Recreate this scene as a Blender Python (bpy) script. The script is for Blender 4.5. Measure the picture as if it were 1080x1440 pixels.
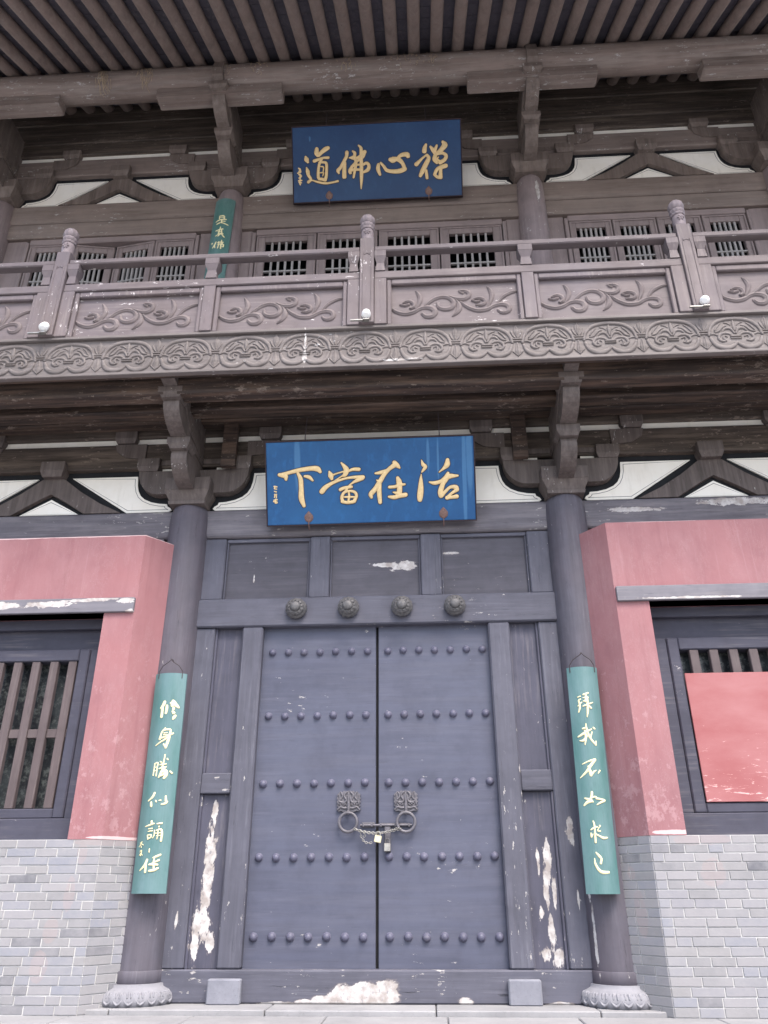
import bpy, math, random
from mathutils import Vector, Matrix
random.seed(7)
S = bpy.context.scene
for o in list(bpy.data.objects): bpy.data.objects.remove(o)

# ------------------------------------------------------------ camera
CAM_POS = (0.5433, -8.0111, 0.944)
PITCH, YAW, ROLL, FOCAL = 0.45573, -0.05523, -0.00349, 1094.16
cd = bpy.data.cameras.new('camera'); cam = bpy.data.objects.new('camera', cd); S.collection.objects.link(cam)
cd.sensor_fit = 'VERTICAL'; cd.sensor_height = 36.0; cd.lens = 36.0*FOCAL/1440.0
cd.clip_end = 3000; cd.clip_start = 0.05
F_ = Vector((math.sin(YAW)*math.cos(PITCH), math.cos(YAW)*math.cos(PITCH), math.sin(PITCH)))
R_ = Vector((math.cos(YAW), -math.sin(YAW), 0)); U_ = R_.cross(F_)
R2 = R_*math.cos(ROLL)+U_*math.sin(ROLL); U2 = U_*math.cos(ROLL)-R_*math.sin(ROLL)
m = Matrix((R2, U2, -F_)).transposed().to_4x4(); m.translation = Vector(CAM_POS)
cam.matrix_world = m; S.camera = cam

# ------------------------------------------------------------ sky, sun, exposure
SUN_EL, SUN_AZ = math.radians(58), math.radians(25)      # azimuth to the right of the facade's outward normal
W = bpy.data.worlds.new('World'); S.world = W; W.use_nodes = True
wn = W.node_tree.nodes; wl = W.node_tree.links
sky = wn.new('ShaderNodeTexSky'); sky.sky_type = 'NISHITA'; sky.sun_disc = False
sky.sun_elevation = SUN_EL; sky.sun_rotation = math.radians(180) - SUN_AZ
sky.air_density = 1.0; sky.dust_density = 4.0; sky.ozone_density = 1.0
wl.new(sky.outputs[0], wn['Background'].inputs[0]); wn['Background'].inputs[1].default_value = 0.13
sd = bpy.data.lights.new('sun', 'SUN'); sun = bpy.data.objects.new('sun', sd); S.collection.objects.link(sun)
sd.energy = 1.3; sd.angle = math.radians(28); sd.color = (1.0, 0.95, 0.9)
d = Vector((math.sin(SUN_AZ)*math.cos(SUN_EL), -math.cos(SUN_AZ)*math.cos(SUN_EL), math.sin(SUN_EL)))
sun.rotation_euler = d.to_track_quat('Z', 'Y').to_euler(); sun.location = (6, -14, 20)
S.view_settings.view_transform = 'Standard'; S.view_settings.look = 'None'
S.view_settings.exposure = 1.8; S.view_settings.gamma = 1.0; S.view_settings.use_curve_mapping = False

# ------------------------------------------------------------ object helpers
WLOC = {}
def tag(o, label=None, cat=None, group=None, kind=None):
    if label: o['label'] = label
    if cat: o['category'] = cat
    if group: o['group'] = group
    if kind: o['kind'] = kind
    return o
def thing(name, loc, label, cat, group=None):
    o = bpy.data.objects.new(name, None); S.collection.objects.link(o); o.location = loc
    WLOC[o] = Vector(loc); return tag(o, label, cat, group)
class MB:
    def __init__(s): s.v = []; s.f = []; s.sm = []
    def add(s, vs, fs, smooth=False):
        b = len(s.v); s.v += [tuple(p) for p in vs]
        s.f += [tuple(b+i for i in f) for f in fs]; s.sm += [smooth]*len(fs); return s
    def box(s, x0, x1, y0, y1, z0, z1, b=0.006):
        if x0 > x1: x0, x1 = x1, x0
        if y0 > y1: y0, y1 = y1, y0
        if z0 > z1: z0, z1 = z1, z0
        b = min(b, (x1-x0)*.3, (y1-y0)*.3, (z1-z0)*.3)
        vs = []
        C_ = ((x0, x1), (y0, y1), (z0, z1))
        for i in (0, 1):
            for j in (0, 1):
                for k in (0, 1):
                    c = [C_[0][i], C_[1][j], C_[2][k]]; sg = [1-2*i, 1-2*j, 1-2*k]
                    for ax in range(3):           # vertex lying on the face normal to ax
                        p = list(c)
                        for q in range(3):
                            if q != ax: p[q] += sg[q]*b
                        vs.append(p)
        V = lambda i, j, k, ax: ((i*2+j)*2+k)*3+ax
        fs = []
        def fc(ids, out):
            P = [Vector(vs[i]) for i in ids]; n = (P[1]-P[0]).cross(P[2]-P[0])
            fs.append(ids if n.dot(Vector(out)) > 0 else ids[::-1])
        for i in (0, 1):
            o = 2*i-1
            fc([V(i,0,0,0), V(i,1,0,0), V(i,1,1,0), V(i,0,1,0)], (o,0,0))
            fc([V(0,i,0,1), V(1,i,0,1), V(1,i,1,1), V(0,i,1,1)], (0,o,0))
            fc([V(0,0,i,2), V(1,0,i,2), V(1,1,i,2), V(0,1,i,2)], (0,0,o))
        for i in (0, 1):
            for j in (0, 1):
                a, c = 2*i-1, 2*j-1
                fc([V(i,j,0,0), V(i,j,1,0), V(i,j,1,1), V(i,j,0,1)], (a,c,0))
                fc([V(i,0,j,0), V(i,1,j,0), V(i,1,j,2), V(i,0,j,2)], (a,0,c))
                fc([V(0,i,j,1), V(1,i,j,1), V(1,i,j,2), V(0,i,j,2)], (0,a,c))
                for k in (0, 1):
                    fc([V(i,j,k,0), V(i,j,k,1), V(i,j,k,2)], (a,c,2*k-1))
        return s.add(vs, fs)
    def prism(s, poly, a0, a1, plane='xz', smooth=False):
        """poly extruded: plane xz along y, xy along z, yz along x"""
        n = len(poly)
        def P(u, v, w): return {'xz': (u, w, v), 'xy': (u, v, w), 'yz': (w, u, v)}[plane]
        vs = [P(u, v, a0) for u, v in poly]+[P(u, v, a1) for u, v in poly]
        area = sum(poly[i][0]*poly[(i+1) % n][1]-poly[(i+1) % n][0]*poly[i][1] for i in range(n))
        fs = [tuple(range(n)), tuple(range(2*n-1, n-1, -1))]
        for i in range(n): j = (i+1) % n; fs.append((i, i+n, j+n, j))
        # orientation: fix by normal tests
        c = sum((Vector(p) for p in vs), Vector())/len(vs)
        flip = (area > 0) == (plane != 'xz') if a1 > a0 else (area > 0) != (plane != 'xz')
        if flip: fs = [f[::-1] for f in fs]
        return s.add(vs, fs, smooth)
    def frustum(s, c, w0, d0, z0, w1, d1, z1):
        x, y = c
        vs = [(x-w0, y-d0, z0), (x+w0, y-d0, z0), (x+w0, y+d0, z0), (x-w0, y+d0, z0),
              (x-w1, y-d1, z1), (x+w1, y-d1, z1), (x+w1, y+d1, z1), (x-w1, y+d1, z1)]
        return s.add(vs, [(3,2,1,0), (4,5,6,7), (0,1,5,4), (1,2,6,5), (2,3,7,6), (3,0,4,7)])
    def lathe(s, prof, c, seg=32, axis='z', rfun=None):
        x, y, z = c; vs = []; fs = []
        for r, h in prof:
            for k in range(seg):
                a = 2*math.pi*k/seg; q = r*(rfun(a, h) if rfun else 1)
                p = (q*math.cos(a), q*math.sin(a), h)
                if axis == 'y': p = (p[0], -p[2], p[1])     # profile height runs towards -y
                vs.append((x+p[0], y+p[1], z+p[2]))
        for i in range(len(prof)-1):
            for k in range(seg):
                l = (k+1) % seg
                fs.append((i*seg+k, i*seg+l, (i+1)*seg+l, (i+1)*seg+k))
        s.add(vs, fs, True)
        n = len(prof)-1
        s.add([vs[k] for k in range(seg)][::-1], [tuple(range(seg))])
        s.add([vs[n*seg+k] for k in range(seg)], [tuple(range(seg))]); return s
    def tube(s, pts, r, seg=8, closed=False, cap=True, flat=1.0):
        pts = [Vector(p) for p in pts]; n = len(pts); vs = []; fs = []; up = None
        for i, p in enumerate(pts):
            a = pts[(i-1) % n] if (closed or i > 0) else p
            b = pts[(i+1) % n] if (closed or i < n-1) else p
            t = (b-a).normalized()
            if up is None: up = t.orthogonal().normalized()
            up = (up-t*up.dot(t)).normalized(); sd_ = t.cross(up)
            rr = r[i] if isinstance(r, (list, tuple)) else r
            for k in range(seg):
                a_ = 2*math.pi*k/seg; vs.append(p+up*math.cos(a_)*rr+sd_*math.sin(a_)*rr)
        m_ = n if closed else n-1
        for i in range(m_):
            j = (i+1) % n
            for k in range(seg):
                l = (k+1) % seg; fs.append((i*seg+k, i*seg+l, j*seg+l, j*seg+k))
        s.add(vs, fs, True)
        if cap and not closed:
            s.add(vs[:seg][::-1], [tuple(range(seg))]); s.add(vs[-seg:], [tuple(range(seg))])
        return s
    def stroke(s, q, to3, h, base=-0.002, step=0.02, cap=True):
        """brush stroke: q = [(a,b,halfwidth)...], to3(a,b,height) -> point; domed ridge"""
        P = [Vector(p) for p in q]
        if len(P) == 2: P = [P[0], (P[0]+P[1])/2, P[1]]
        Q = [P[0]*2-P[1]]+P+[P[-1]*2-P[-2]]; sm = []
        for i in range(1, len(Q)-2):
            L = (Q[i+1].xy-Q[i].xy).length; k = max(2, min(9, int(L/step)+1))
            for j in range(k):
                t = j/k; a, b, c, e = Q[i-1], Q[i], Q[i+1], Q[i+2]
                sm.append(.5*((2*b)+(c-a)*t+(2*a-5*b+4*c-e)*t*t+(3*b-a-3*c+e)*t**3))
        sm.append(P[-1]); w = [max(.0015, p.z) for p in sm]; c = [p.xy for p in sm]; n = len(c)
        T = [((c[min(i+1, n-1)]-c[max(i-1, 0)]).normalized() if (c[min(i+1, n-1)]-c[max(i-1, 0)]).length > 1e-6 else Vector((1, 0))) for i in range(n)]
        rows = []
        if cap:
            for t in (.95, .8, .45): rows.append((c[0]-T[0]*w[0]*t, T[0], w[0]*math.sqrt(1-t*t)))
        for i in range(n): rows.append((c[i], T[i], w[i]))
        if cap:
            for t in (.45, .8, .95): rows.append((c[-1]+T[-1]*w[-1]*t, T[-1], w[-1]*math.sqrt(1-t*t)))
        vs = []; fs = []; wm = max(w)
        for p, t, ww in rows:
            nn = Vector((-t.y, t.x)); hh = h*min(1, (ww/wm)**.5)
            for e, g in ((1, base), (.82, hh*.62), (.35, hh*.95), (0, hh), (-.35, hh*.95), (-.82, hh*.62), (-1, base)):
                a = p+nn*ww*e; vs.append(to3(a.x, a.y, g))
        for i in range(len(rows)-1):
            for k in range(6):
                fs.append((i*7+k, i*7+k+1, (i+1)*7+k+1, (i+1)*7+k))
        A = Vector(vs[0]); 
        return s.add(vs, fs, True)
    def build(s, name, mat, parent=None, label=None, cat=None, group=None, kind=None, origin=None):
        vs = [Vector(v) for v in s.v]
        if origin is None:
            lo = [min(v[i] for v in vs) for i in range(3)]; hi = [max(v[i] for v in vs) for i in range(3)]
            origin = Vector([(a+b)/2 for a, b in zip(lo, hi)])
            if parent is None: origin.z = lo[2]
        origin = Vector(origin)
        me = bpy.data.meshes.new(name); me.from_pydata([v-origin for v in vs], [], s.f)
        me.polygons.foreach_set('use_smooth', s.sm); me.materials.append(mat); me.update()
        o = bpy.data.objects.new(name, me); S.collection.objects.link(o)
        o.location = origin-(WLOC[parent] if parent else Vector()); o.parent = parent
        WLOC[o] = origin; return tag(o, label, cat, group, kind)
def dup(o, loc, parent=None, rot=None, scale=None, name=None):
    """copy of one mesh object at world position loc"""
    c = o.copy(); S.collection.objects.link(c)
    if name: c.name = name
    c.parent = parent; c.location = Vector(loc)-(WLOC[parent] if parent else Vector()); WLOC[c] = Vector(loc)
    if rot is not None: c.rotation_euler = rot
    if scale is not None: c.scale = scale
    return c
def copy_tree(o, shift, parent=None):
    shift = Vector(shift); w = WLOC[o]+shift
    c = o.copy(); S.collection.objects.link(c); c.parent = parent
    c.location = w-(WLOC[parent] if parent else Vector()); WLOC[c] = w
    for ch in [k for k in S.objects if k.parent == o]: copy_tree(ch, shift, c)
    return c

# ------------------------------------------------------------ materials
def lin(*rgb): return tuple((c/12.92 if c <= .04045 else ((c+.055)/1.055)**2.4) for c in rgb)+(1,)
class NT:
    def __init__(s, name):
        s.m = bpy.data.materials.new(name); s.m.use_nodes = True; s.t = s.m.node_tree; s.b = s.t.nodes['Principled BSDF']
    def n(s, t, **k):
        x = s.t.nodes.new(t)
        for a, v in k.items():
            if a.startswith('i_'):
                key = a[2:]; key = int(key) if key.isdigit() else key.replace('_', ' ')
                x.inputs[key].default_value = v
            else: setattr(x, a, v)
        return x
    def l(s, a, b): s.t.links.new(a, b)
    def pos(s, sc=(1, 1, 1), off=(0, 0, 0)):
        g = s.n('ShaderNodeNewGeometry'); mp = s.n('ShaderNodeMapping')
        mp.inputs['Scale'].default_value = sc; mp.inputs['Location'].default_value = off
        s.l(g.outputs['Position'], mp.inputs['Vector']); return mp.outputs[0]
    def noise(s, vec, scale, detail=4, rough=.55, dist=0):
        x = s.n('ShaderNodeTexNoise'); s.l(vec, x.inputs['Vector'])
        x.inputs['Scale'].default_value = scale; x.inputs['Detail'].default_value = detail
        x.inputs['Roughness'].default_value = rough; x.inputs['Distortion'].default_value = dist
        return x.outputs['Fac']
    def ramp(s, fac, stops):
        r = s.n('ShaderNodeValToRGB'); s.l(fac, r.inputs[0]); e = r.color_ramp.elements
        while len(e) < len(stops): e.new(.5)
        for q, (p, c) in zip(e, stops):
            q.position = p; q.color = c if isinstance(c, (tuple, list)) else (c, c, c, 1)
        return r.outputs[0]
    def mix(s, fac, a, b, mode='MIX'):
        x = s.n('ShaderNodeMix', data_type='RGBA', blend_type=mode)
        for v, i in ((fac, 0), (a, 6), (b, 7)):
            if hasattr(v, 'links'): s.l(v, x.inputs[i])
            else: x.inputs[i].default_value = v
        return x.outputs[2]
    def math(s, op, a, b=0., clamp=False):
        x = s.n('ShaderNodeMath', operation=op, use_clamp=clamp)
        for v, i in ((a, 0), (b, 1)):
            if hasattr(v, 'links'): s.l(v, x.inputs[i])
            else: x.inputs[i].default_value = v
        return x.outputs[0]
    def patches(s, ells, amp=1.0, scale=9, sc=(1, 1, 1), soft=.04):
        """mask of ragged ellipses (cx,cz,rx,rz) on the facade plane"""
        g = s.n('ShaderNodeNewGeometry').outputs['Position']; cur = None
        for cx, cz, rx, rz in ells:
            mp = s.n('ShaderNodeMapping'); s.l(g, mp.inputs['Vector'])
            mp.inputs['Scale'].default_value = (1/rx, 0, 1/rz); mp.inputs['Location'].default_value = (-cx/rx, 0, -cz/rz)
            v = s.n('ShaderNodeVectorMath', operation='LENGTH'); s.l(mp.outputs[0], v.inputs[0])
            cur = v.outputs['Value'] if cur is None else s.math('MINIMUM', cur, v.outputs['Value'])
        nz = s.noise(s.pos(sc), scale, 6, .65)
        t = s.math('ADD', cur, s.math('MULTIPLY', s.math('SUBTRACT', nz, .5), amp*2))
        s.ring = s.math('SUBTRACT', 1., s.math('DIVIDE', s.math('SUBTRACT', t, .98), .10, True), True)
        return s.math('SUBTRACT', 1., s.math('DIVIDE', s.math('SUBTRACT', t, .9), soft, True), True)
    def fin(s, col, rough=.7, bump=None, strength=.3, dist=.01, spec=.3, metal=0):
        if hasattr(col, 'links'): s.l(col, s.b.inputs['Base Color'])
        else: s.b.inputs['Base Color'].default_value = col
        if hasattr(rough, 'links'): s.l(rough, s.b.inputs['Roughness'])
        else: s.b.inputs['Roughness'].default_value = rough
        s.b.inputs['Specular IOR Level'].default_value = spec; s.b.inputs['Metallic'].default_value = metal
        if bump is not None:
            bp = s.n('ShaderNodeBump'); bp.inputs['Strength'].default_value = strength; bp.inputs['Distance'].default_value = dist
            s.l(bump, bp.inputs['Height']); s.l(bp.outputs[0], s.b.inputs['Normal'])
        return s.m
def sc3(c, k): return (c[0]*k, c[1]*k, c[2]*k, 1)
def wood(name, base, axis='x', var=.35, flake=.0, pale=(.42, .40, .39, 1), tint=None, patches=None, rough=.62, grain=1., dust=.0, dustcol=(.3, .27, .25, 1), pamp=1.25, crack=.5):
    """old painted timber: streaks along the grain, uneven fading, small losses down to the pale ground coat"""
    t = NT(name); long_, sh = 1.1, 16.
    sc = {'x': (long_, sh, sh), 'z': (sh, sh, long_), 'y': (sh, long_, sh)}[axis]
    st = t.noise(t.pos(sc), 1.0, 7, .6)
    big = t.noise(t.pos(), .9, 4, .6); mid = t.noise(t.pos(), 4.5, 5, .65)
    c = t.mix(t.ramp(st, [(.3, 0), (.72, 1)]), sc3(base, 1-var), sc3(base, 1+var*.8))
    c = t.mix(t.ramp(big, [(.35, 0), (.68, .75)]), c, tint if tint else sc3(base, 1.25))
    c = t.mix(t.math('MULTIPLY', t.ramp(mid, [(.45, 0), (.75, 1)]), .35), c, sc3(base, .55))
    if dust: c = t.mix(t.math('MULTIPLY', t.ramp(t.noise(t.pos(sc, (3, 1, 7)), .8, 8, .7), [(.46, 0), (.66, 1)]), dust), c, dustcol)
    h = st
    sc5 = {'x': (1.6, 34, 34), 'z': (34, 34, 1.6), 'y': (34, 1.6, 34)}[axis]
    s5 = t.noise(t.pos(sc5, (2, 8, 4)), 1.0, 5, .6); s6 = t.noise(t.pos((1.5, 1.5, 1.5), (6, 1, 8)), 1.2, 4, .6)
    wear = t.math('MULTIPLY', t.ramp(s5, [(.50, 0), (.66, 1)]), t.ramp(s6, [(.42, 0), (.62, 1)]))
    c = t.mix(t.math('MULTIPLY', wear, .28+.25*flake), c, t.mix(.5, sc3(base, 1.5), dustcol))
    sc2 = {'x': (3, 26, 26), 'z': (26, 26, 3), 'y': (26, 3, 26)}[axis]
    cr = t.ramp(t.noise(t.pos(sc2, (5, 5, 5)), 1.0, 9, .7), [(.30, 0), (.39, 1)])      # dark checks along the grain
    if crack: c = t.mix(t.math('MULTIPLY', t.math('SUBTRACT', 1., cr), crack), c, sc3(base, .3))
    fm = None
    if flake:
        sc4 = {'x': (5, 14, 14), 'z': (14, 14, 5), 'y': (14, 5, 14)}[axis]
        n1 = t.noise(t.pos(sc4, (1, 2, 3)), 1.6, 9, .72); n2 = t.noise(t.pos((1, 1, 1), (9, 4, 2)), 1.3, 3)
        v = t.math('ADD', n1, t.math('MULTIPLY', t.math('SUBTRACT', n2, .5), .35))
        fm = t.math('DIVIDE', t.math('SUBTRACT', v, .728-flake*.12), .012, True)
        fl = t.noise(t.pos((40, 40, 40)), 1.0, 4)
        c = t.mix(fm, c, t.mix(t.ramp(fl, [(.4, 0), (.65, 1)]), sc3(pale, .75), pale))
    if patches:
        pm = t.patches(patches, pamp, 11, sc=({'x': (1, 1, 2), 'z': (2.2, 1, .8), 'y': (1, 1, 1)}[axis]))
        fl = t.noise(t.pos((6, 6, 6)), 2.0, 6)
        c = t.mix(t.math('MULTIPLY', t.ring, .55), c, (.17, .15, .155, 1))
        c = t.mix(pm, c, t.mix(t.ramp(fl, [(.38, 0), (.62, 1)]), (.30, .27, .255, 1), (.50, .485, .48, 1)))
        hole = t.math('DIVIDE', t.math('SUBTRACT', t.noise(t.pos((1, 1, .6)), 42, 5, .7), .60), .03, True)
        c = t.mix(t.math('MULTIPLY', t.math('MULTIPLY', hole, pm), .55), c, sc3(base, 1.6))
        fm = pm if fm is None else t.math('MAXIMUM', fm, pm)
    h = t.math('ADD', t.math('MULTIPLY', st, .5), t.math('MULTIPLY', cr, .35))
    if fm is not None: h = t.math('SUBTRACT', h, t.math('MULTIPLY', fm, .5))
    ro = t.math('ADD', t.math('MULTIPLY', mid, .25), rough-.12)
    return t.fin(c, ro, h, .45*grain, .012)

DOOR = (.070, .075, .110, 1); JAMB = (.078, .079, .103, 1)
UPB = (.182, .145, .130, 1); RAIL = (.152, .124, .125, 1); DRK = (.07, .055, .05, 1)
M = {}
M['door'] = wood('door_paint', DOOR, 'x', .17, .38, grain=.35, crack=.2, rough=.5, tint=(.084, .092, .132, 1), dust=.22, dustcol=(.12, .12, .15, 1))
M['stud'] = wood('stud_paint', (.085, .085, .125, 1), 'x', .12, .0, grain=.2, crack=.1, rough=.45)
M['sill'] = wood('sill_paint', JAMB, 'x', .28, .8, grain=1.1, crack=.8, dustcol=(.2, .2, .23, 1), pamp=.6, patches=[(.10, .16, .13, .12), (-.06, .15, .17, .11), (-.26, .13, .17, .09), (-.42, .10, .16, .05), (-.60, .085, .10, .03), (-.86, .07, .18, .028), (.80, .09, .07, .045), (1.02, .06, .12, .016), (1.60, .07, .14, .03)])
M['jamb_v'] = wood('jamb_paint', JAMB, 'z', .24, .6, grain=.8, crack=.45, dustcol=(.2, .2, .23, 1), pamp=1.6, patches=[(1.845, 1.45, .03, .13), (1.44, 2.03, .03, .04), (-1.83, .75, .012, .09), (1.86, .9, .012, .10)])
M['jamb_h'] = wood('transom_rail_paint', JAMB, 'x', .24, .5, grain=.8, crack=.5, dustcol=(.2, .2, .23, 1))
M['side_panel'] = wood('side_panel_paint', (.062, .062, .088, 1), 'z', .2, .5, grain=.8, crack=.4, pamp=1.3,
    patches=[(-1.575, 1.66, .03, .10), (-1.60, 1.40, .035, .05), (-1.585, 1.10, .055, .42), (-1.60, .72, .07, .17), (-1.66, .62, .04, .22), (-1.52, .55, .04, .10),
             (1.62, 1.22, .035, .2), (1.585, 1.0, .025, .22), (1.655, .98, .02, .16), (1.53, 1.20, .015, .12), (1.60, .62, .03, .16), (1.65, .42, .05, .08), (1.54, .45, .05, .06), (1.52, .78, .02, .05)])
M['transom_panel'] = wood('transom_panel_paint', (.066, .064, .080, 1), 'x', .22, .45, grain=.6, crack=.4, dustcol=(.16, .15, .17, 1),
    patches=[(.31, 4.22, .19, .055), (.08, 4.24, .14, .03), (.85, 4.36, .10, .018), (-1.36, 4.1, .012, .05)])
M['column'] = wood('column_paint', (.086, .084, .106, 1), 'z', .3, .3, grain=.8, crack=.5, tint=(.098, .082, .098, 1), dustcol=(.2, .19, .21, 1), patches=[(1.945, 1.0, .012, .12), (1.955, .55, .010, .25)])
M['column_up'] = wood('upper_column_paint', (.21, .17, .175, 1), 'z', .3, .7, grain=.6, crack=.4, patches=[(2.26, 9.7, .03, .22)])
M['arch'] = wood('architrave_paint', (.115, .108, .125, 1), 'x', .3, .75, grain=.9, dust=.35, dustcol=(.28, .26, .27, 1), patches=[(4.05, 4.87, .4, .05), (2.9, 4.80, .3, .03)])
M['arch_up'] = wood('upper_beam_paint', UPB, 'x', .32, .7, grain=.9, dust=.4, dustcol=(.26, .22, .2, 1))
M['up_frame'] = wood('upper_frame_paint', (.215, .172, .168, 1), 'x', .22, .35, grain=.5)
M['up_frame_v'] = wood('upper_stile_paint', (.210, .168, .165, 1), 'z', .22, .35, grain=.5)
M['lattice'] = wood('lattice_paint', (.27, .255, .25, 1), 'z', .15, .0, grain=.3, crack=.2)
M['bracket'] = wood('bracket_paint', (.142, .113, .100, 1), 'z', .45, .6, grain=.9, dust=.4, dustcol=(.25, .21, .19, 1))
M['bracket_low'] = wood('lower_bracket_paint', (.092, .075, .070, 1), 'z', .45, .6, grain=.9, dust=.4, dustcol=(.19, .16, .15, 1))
M['stack'] = wood('shade_darkened_beam_paint', (.055, .043, .037, 1), 'x', .5, .9, grain=1., dust=.7, dustcol=(.17, .135, .11, 1), crack=.7, pale=(.20, .16, .135, 1))  # base colour darkened to put the shade around these beams into the paint
M['under'] = wood('shade_darkened_soffit', (.036, .026, .023, 1), 'x', .6, 1.0, grain=1.2, dust=.8, dustcol=(.15, .10, .075, 1), crack=.8, pale=(.20, .16, .135, 1))  # same brown timber, with the balcony's underside shade put into its colour
M['rafter'] = wood('rafter_paint', (.215, .165, .148, 1), 'y', .22, .25, grain=.5, dust=.25)
M['board'] = wood('eave_board_paint', (.090, .085, .108, 1), 'y', .3, .2, grain=.6)
M['purlin'] = wood('purlin_paint', (.190, .148, .132, 1), 'x', .4, .9, grain=.9, dust=.5)
M['rail'] = wood('balustrade_paint', RAIL, 'x', .2, .55, grain=.35, crack=.3, tint=(.140, .120, .134, 1), pale=(.62, .58, .58, 1))
M['rail_v'] = wood('balustrade_post_paint', RAIL, 'z', .16, .55, grain=.35, crack=.3, tint=(.140, .120, .138, 1), pale=(.62, .58, .58, 1))
M['relief'] = wood('relief_paint', (.148, .122, .123, 1), 'x', .2, .3, grain=.4, crack=.3)
M['fascia'] = wood('fascia_paint', (.125, .108, .104, 1), 'x', .4, .4, grain=.5, crack=.5, dust=.4, dustcol=(.25, .225, .22, 1), pale=(.6, .58, .58, 1), patches=[(-.66, 6.17, .012, .24), (-.66, 6.05, .03, .05), (.35, 5.97, .25, .012)])
M['finial'] = wood('finial_paint', (.21, .175, .185, 1), 'z', .3, .6, grain=.6)
M['lintel_board'] = wood('lintel_board_paint', (.135, .13, .15, 1), 'x', .2, .3, grain=.7,
    patches=[(-2.55, 3.68, .10, .03), (-2.50, 3.56, .05, .025), (-3.35, 3.655, .24, .035), (-3.0, 3.69, .3, .016), (-3.85, 3.65, .2, .04), (-2.8, 3.70, .2, .012), (3.2, 3.58, .5, .012), (2.9, 3.73, .4, .008)])
M['win_frame'] = wood('window_frame_paint', (.046, .046, .066, 1), 'x', .12, .2, grain=.4, crack=.2)
M['win_bar'] = wood('window_bar_paint', (.082, .064, .066, 1), 'z', .2, .1, grain=.5)

def plaster(name):
    t = NT(name); big = t.noise(t.pos(), .8, 5, .6); mid = t.noise(t.pos((1, 1, .55)), 3.2, 7, .68); fine = t.noise(t.pos(), 26, 5, .7)
    c = t.mix(t.ramp(mid, [(.3, 0), (.7, 1)]), (.205, .098, .110, 1), (.290, .160, .172, 1))
    c = t.mix(t.ramp(big, [(.35, 0), (.7, .8)]), c, (.290, .132, .140, 1))
    pn = t.noise(t.pos((1, 1, .8), (2, 0, 6)), 9, 10, .78)
    zz_ = t.n('ShaderNodeSeparateXYZ'); t.l(t.pos(), zz_.inputs[0])
    low = t.math('MULTIPLY', t.math('SUBTRACT', 2.75, zz_.outputs[2]), .06)
    pm = t.math('DIVIDE', t.math('SUBTRACT', t.math('ADD', pn, t.math('MINIMUM', low, .055)), .60), .02, True)
    c = t.mix(t.math('MULTIPLY', pm, .45), c, (.38, .245, .26, 1))
    vz = t.noise(t.pos((22, 22, .7)), 1, 5, .6); c = t.mix(t.math('MULTIPLY', t.ramp(vz, [(.6, 0), (.75, 1)]), .22), c, (.46, .32, .33, 1))
    vd = t.noise(t.pos((9, 9, .5), (7, 7, 1)), 1, 6, .65); c = t.mix(t.math('MULTIPLY', t.ramp(vd, [(.52, 0), (.72, 1)]), .45), c, (.20, .09, .10, 1))
    ck = t.noise(t.pos((1, 1, .35), (3, 1, 2)), 2.1, 10, .78, .4); line = t.math('SUBTRACT', 1., t.math('DIVIDE', t.math('ABSOLUTE', t.math('SUBTRACT', ck, .5)), .004, True), True)
    c = t.mix(t.math('MULTIPLY', line, .35), c, (.42, .32, .32, 1))
    sp = t.math('DIVIDE', t.math('SUBTRACT', t.noise(t.pos((1, 1, .5), (4, 4, 4)), 17, 3), .775), .01, True)
    c = t.mix(sp, c, (.66, .6, .6, 1))
    edge = t.patches([(-2.9, 4.44, .8, .016), (-3.9, 4.44, .5, .018), (-2.3, 1.41, .35, .014), (2.75, 1.42, .3, .02), (3.0, 4.44, .6, .008)], .5, 9)
    c = t.mix(t.math('MULTIPLY', edge, .7), c, (.62, .48, .48, 1))
    h = t.math('ADD', t.math('MULTIPLY', mid, .7), t.math('MULTIPLY', fine, .12))
    return t.fin(c, .85, h, .35, .02, spec=.2)
M['plaster'] = plaster('red_limewash')
def brickm():
    t = NT('grey_brick'); oi = t.n('ShaderNodeObjectInfo').outputs['Random']
    c = t.ramp(oi, [(0, (0.123, 0.126, 0.141, 1)), (.05, (0.161, 0.162, 0.178, 1)), (.1, (0.206, 0.206, 0.217, 1)), (.3, (0.237, 0.233, 0.239, 1)), (.5, (0.211, 0.220, 0.256, 1)), (.7, (0.253, 0.247, 0.256, 1)), (.85, (0.227, 0.226, 0.248, 1)), (1, (0.271, 0.264, 0.272, 1))])
    n1 = t.noise(t.pos(), 9, 7, .7); n2 = t.noise(t.pos(), 45, 5, .7); n3 = t.noise(t.pos(), 1.4, 4)
    c = t.mix(t.math('MULTIPLY', t.ramp(n1, [(.35, 0), (.7, 1)]), .6), c, (0.283, 0.278, 0.288, 1))
    c = t.mix(t.math('MULTIPLY', t.ramp(n3, [(.5, 0), (.75, 1)]), .35), c, (0.161, 0.162, 0.178, 1))
    c = t.mix(t.math('MULTIPLY', t.ramp(n2, [(.66, 0), (.74, 1)]), .5), c, (0.099, 0.098, 0.109, 1))
    pk = t.patches([(-2.62, 1.28, .05, .10), (-2.68, .95, .05, .16), (-2.80, .66, .07, .12), (-2.85, .38, .08, .14), (-2.45, 1.37, .3, .03), (2.9, 1.36, .28, .05), (2.95, 1.1, .12, .12), (2.3, 1.1, .03, .06), (2.33, .78, .04, .2)], .5, 6)
    c = t.mix(t.math('MULTIPLY', pk, .28), c, (0.322, 0.246, 0.239, 1))
    h = t.math('ADD', t.math('MULTIPLY', n1, .5), t.math('MULTIPLY', n2, .4))
    return t.fin(c, .88, h, .5, .006, spec=.2)
M['brick'] = brickm()
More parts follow.
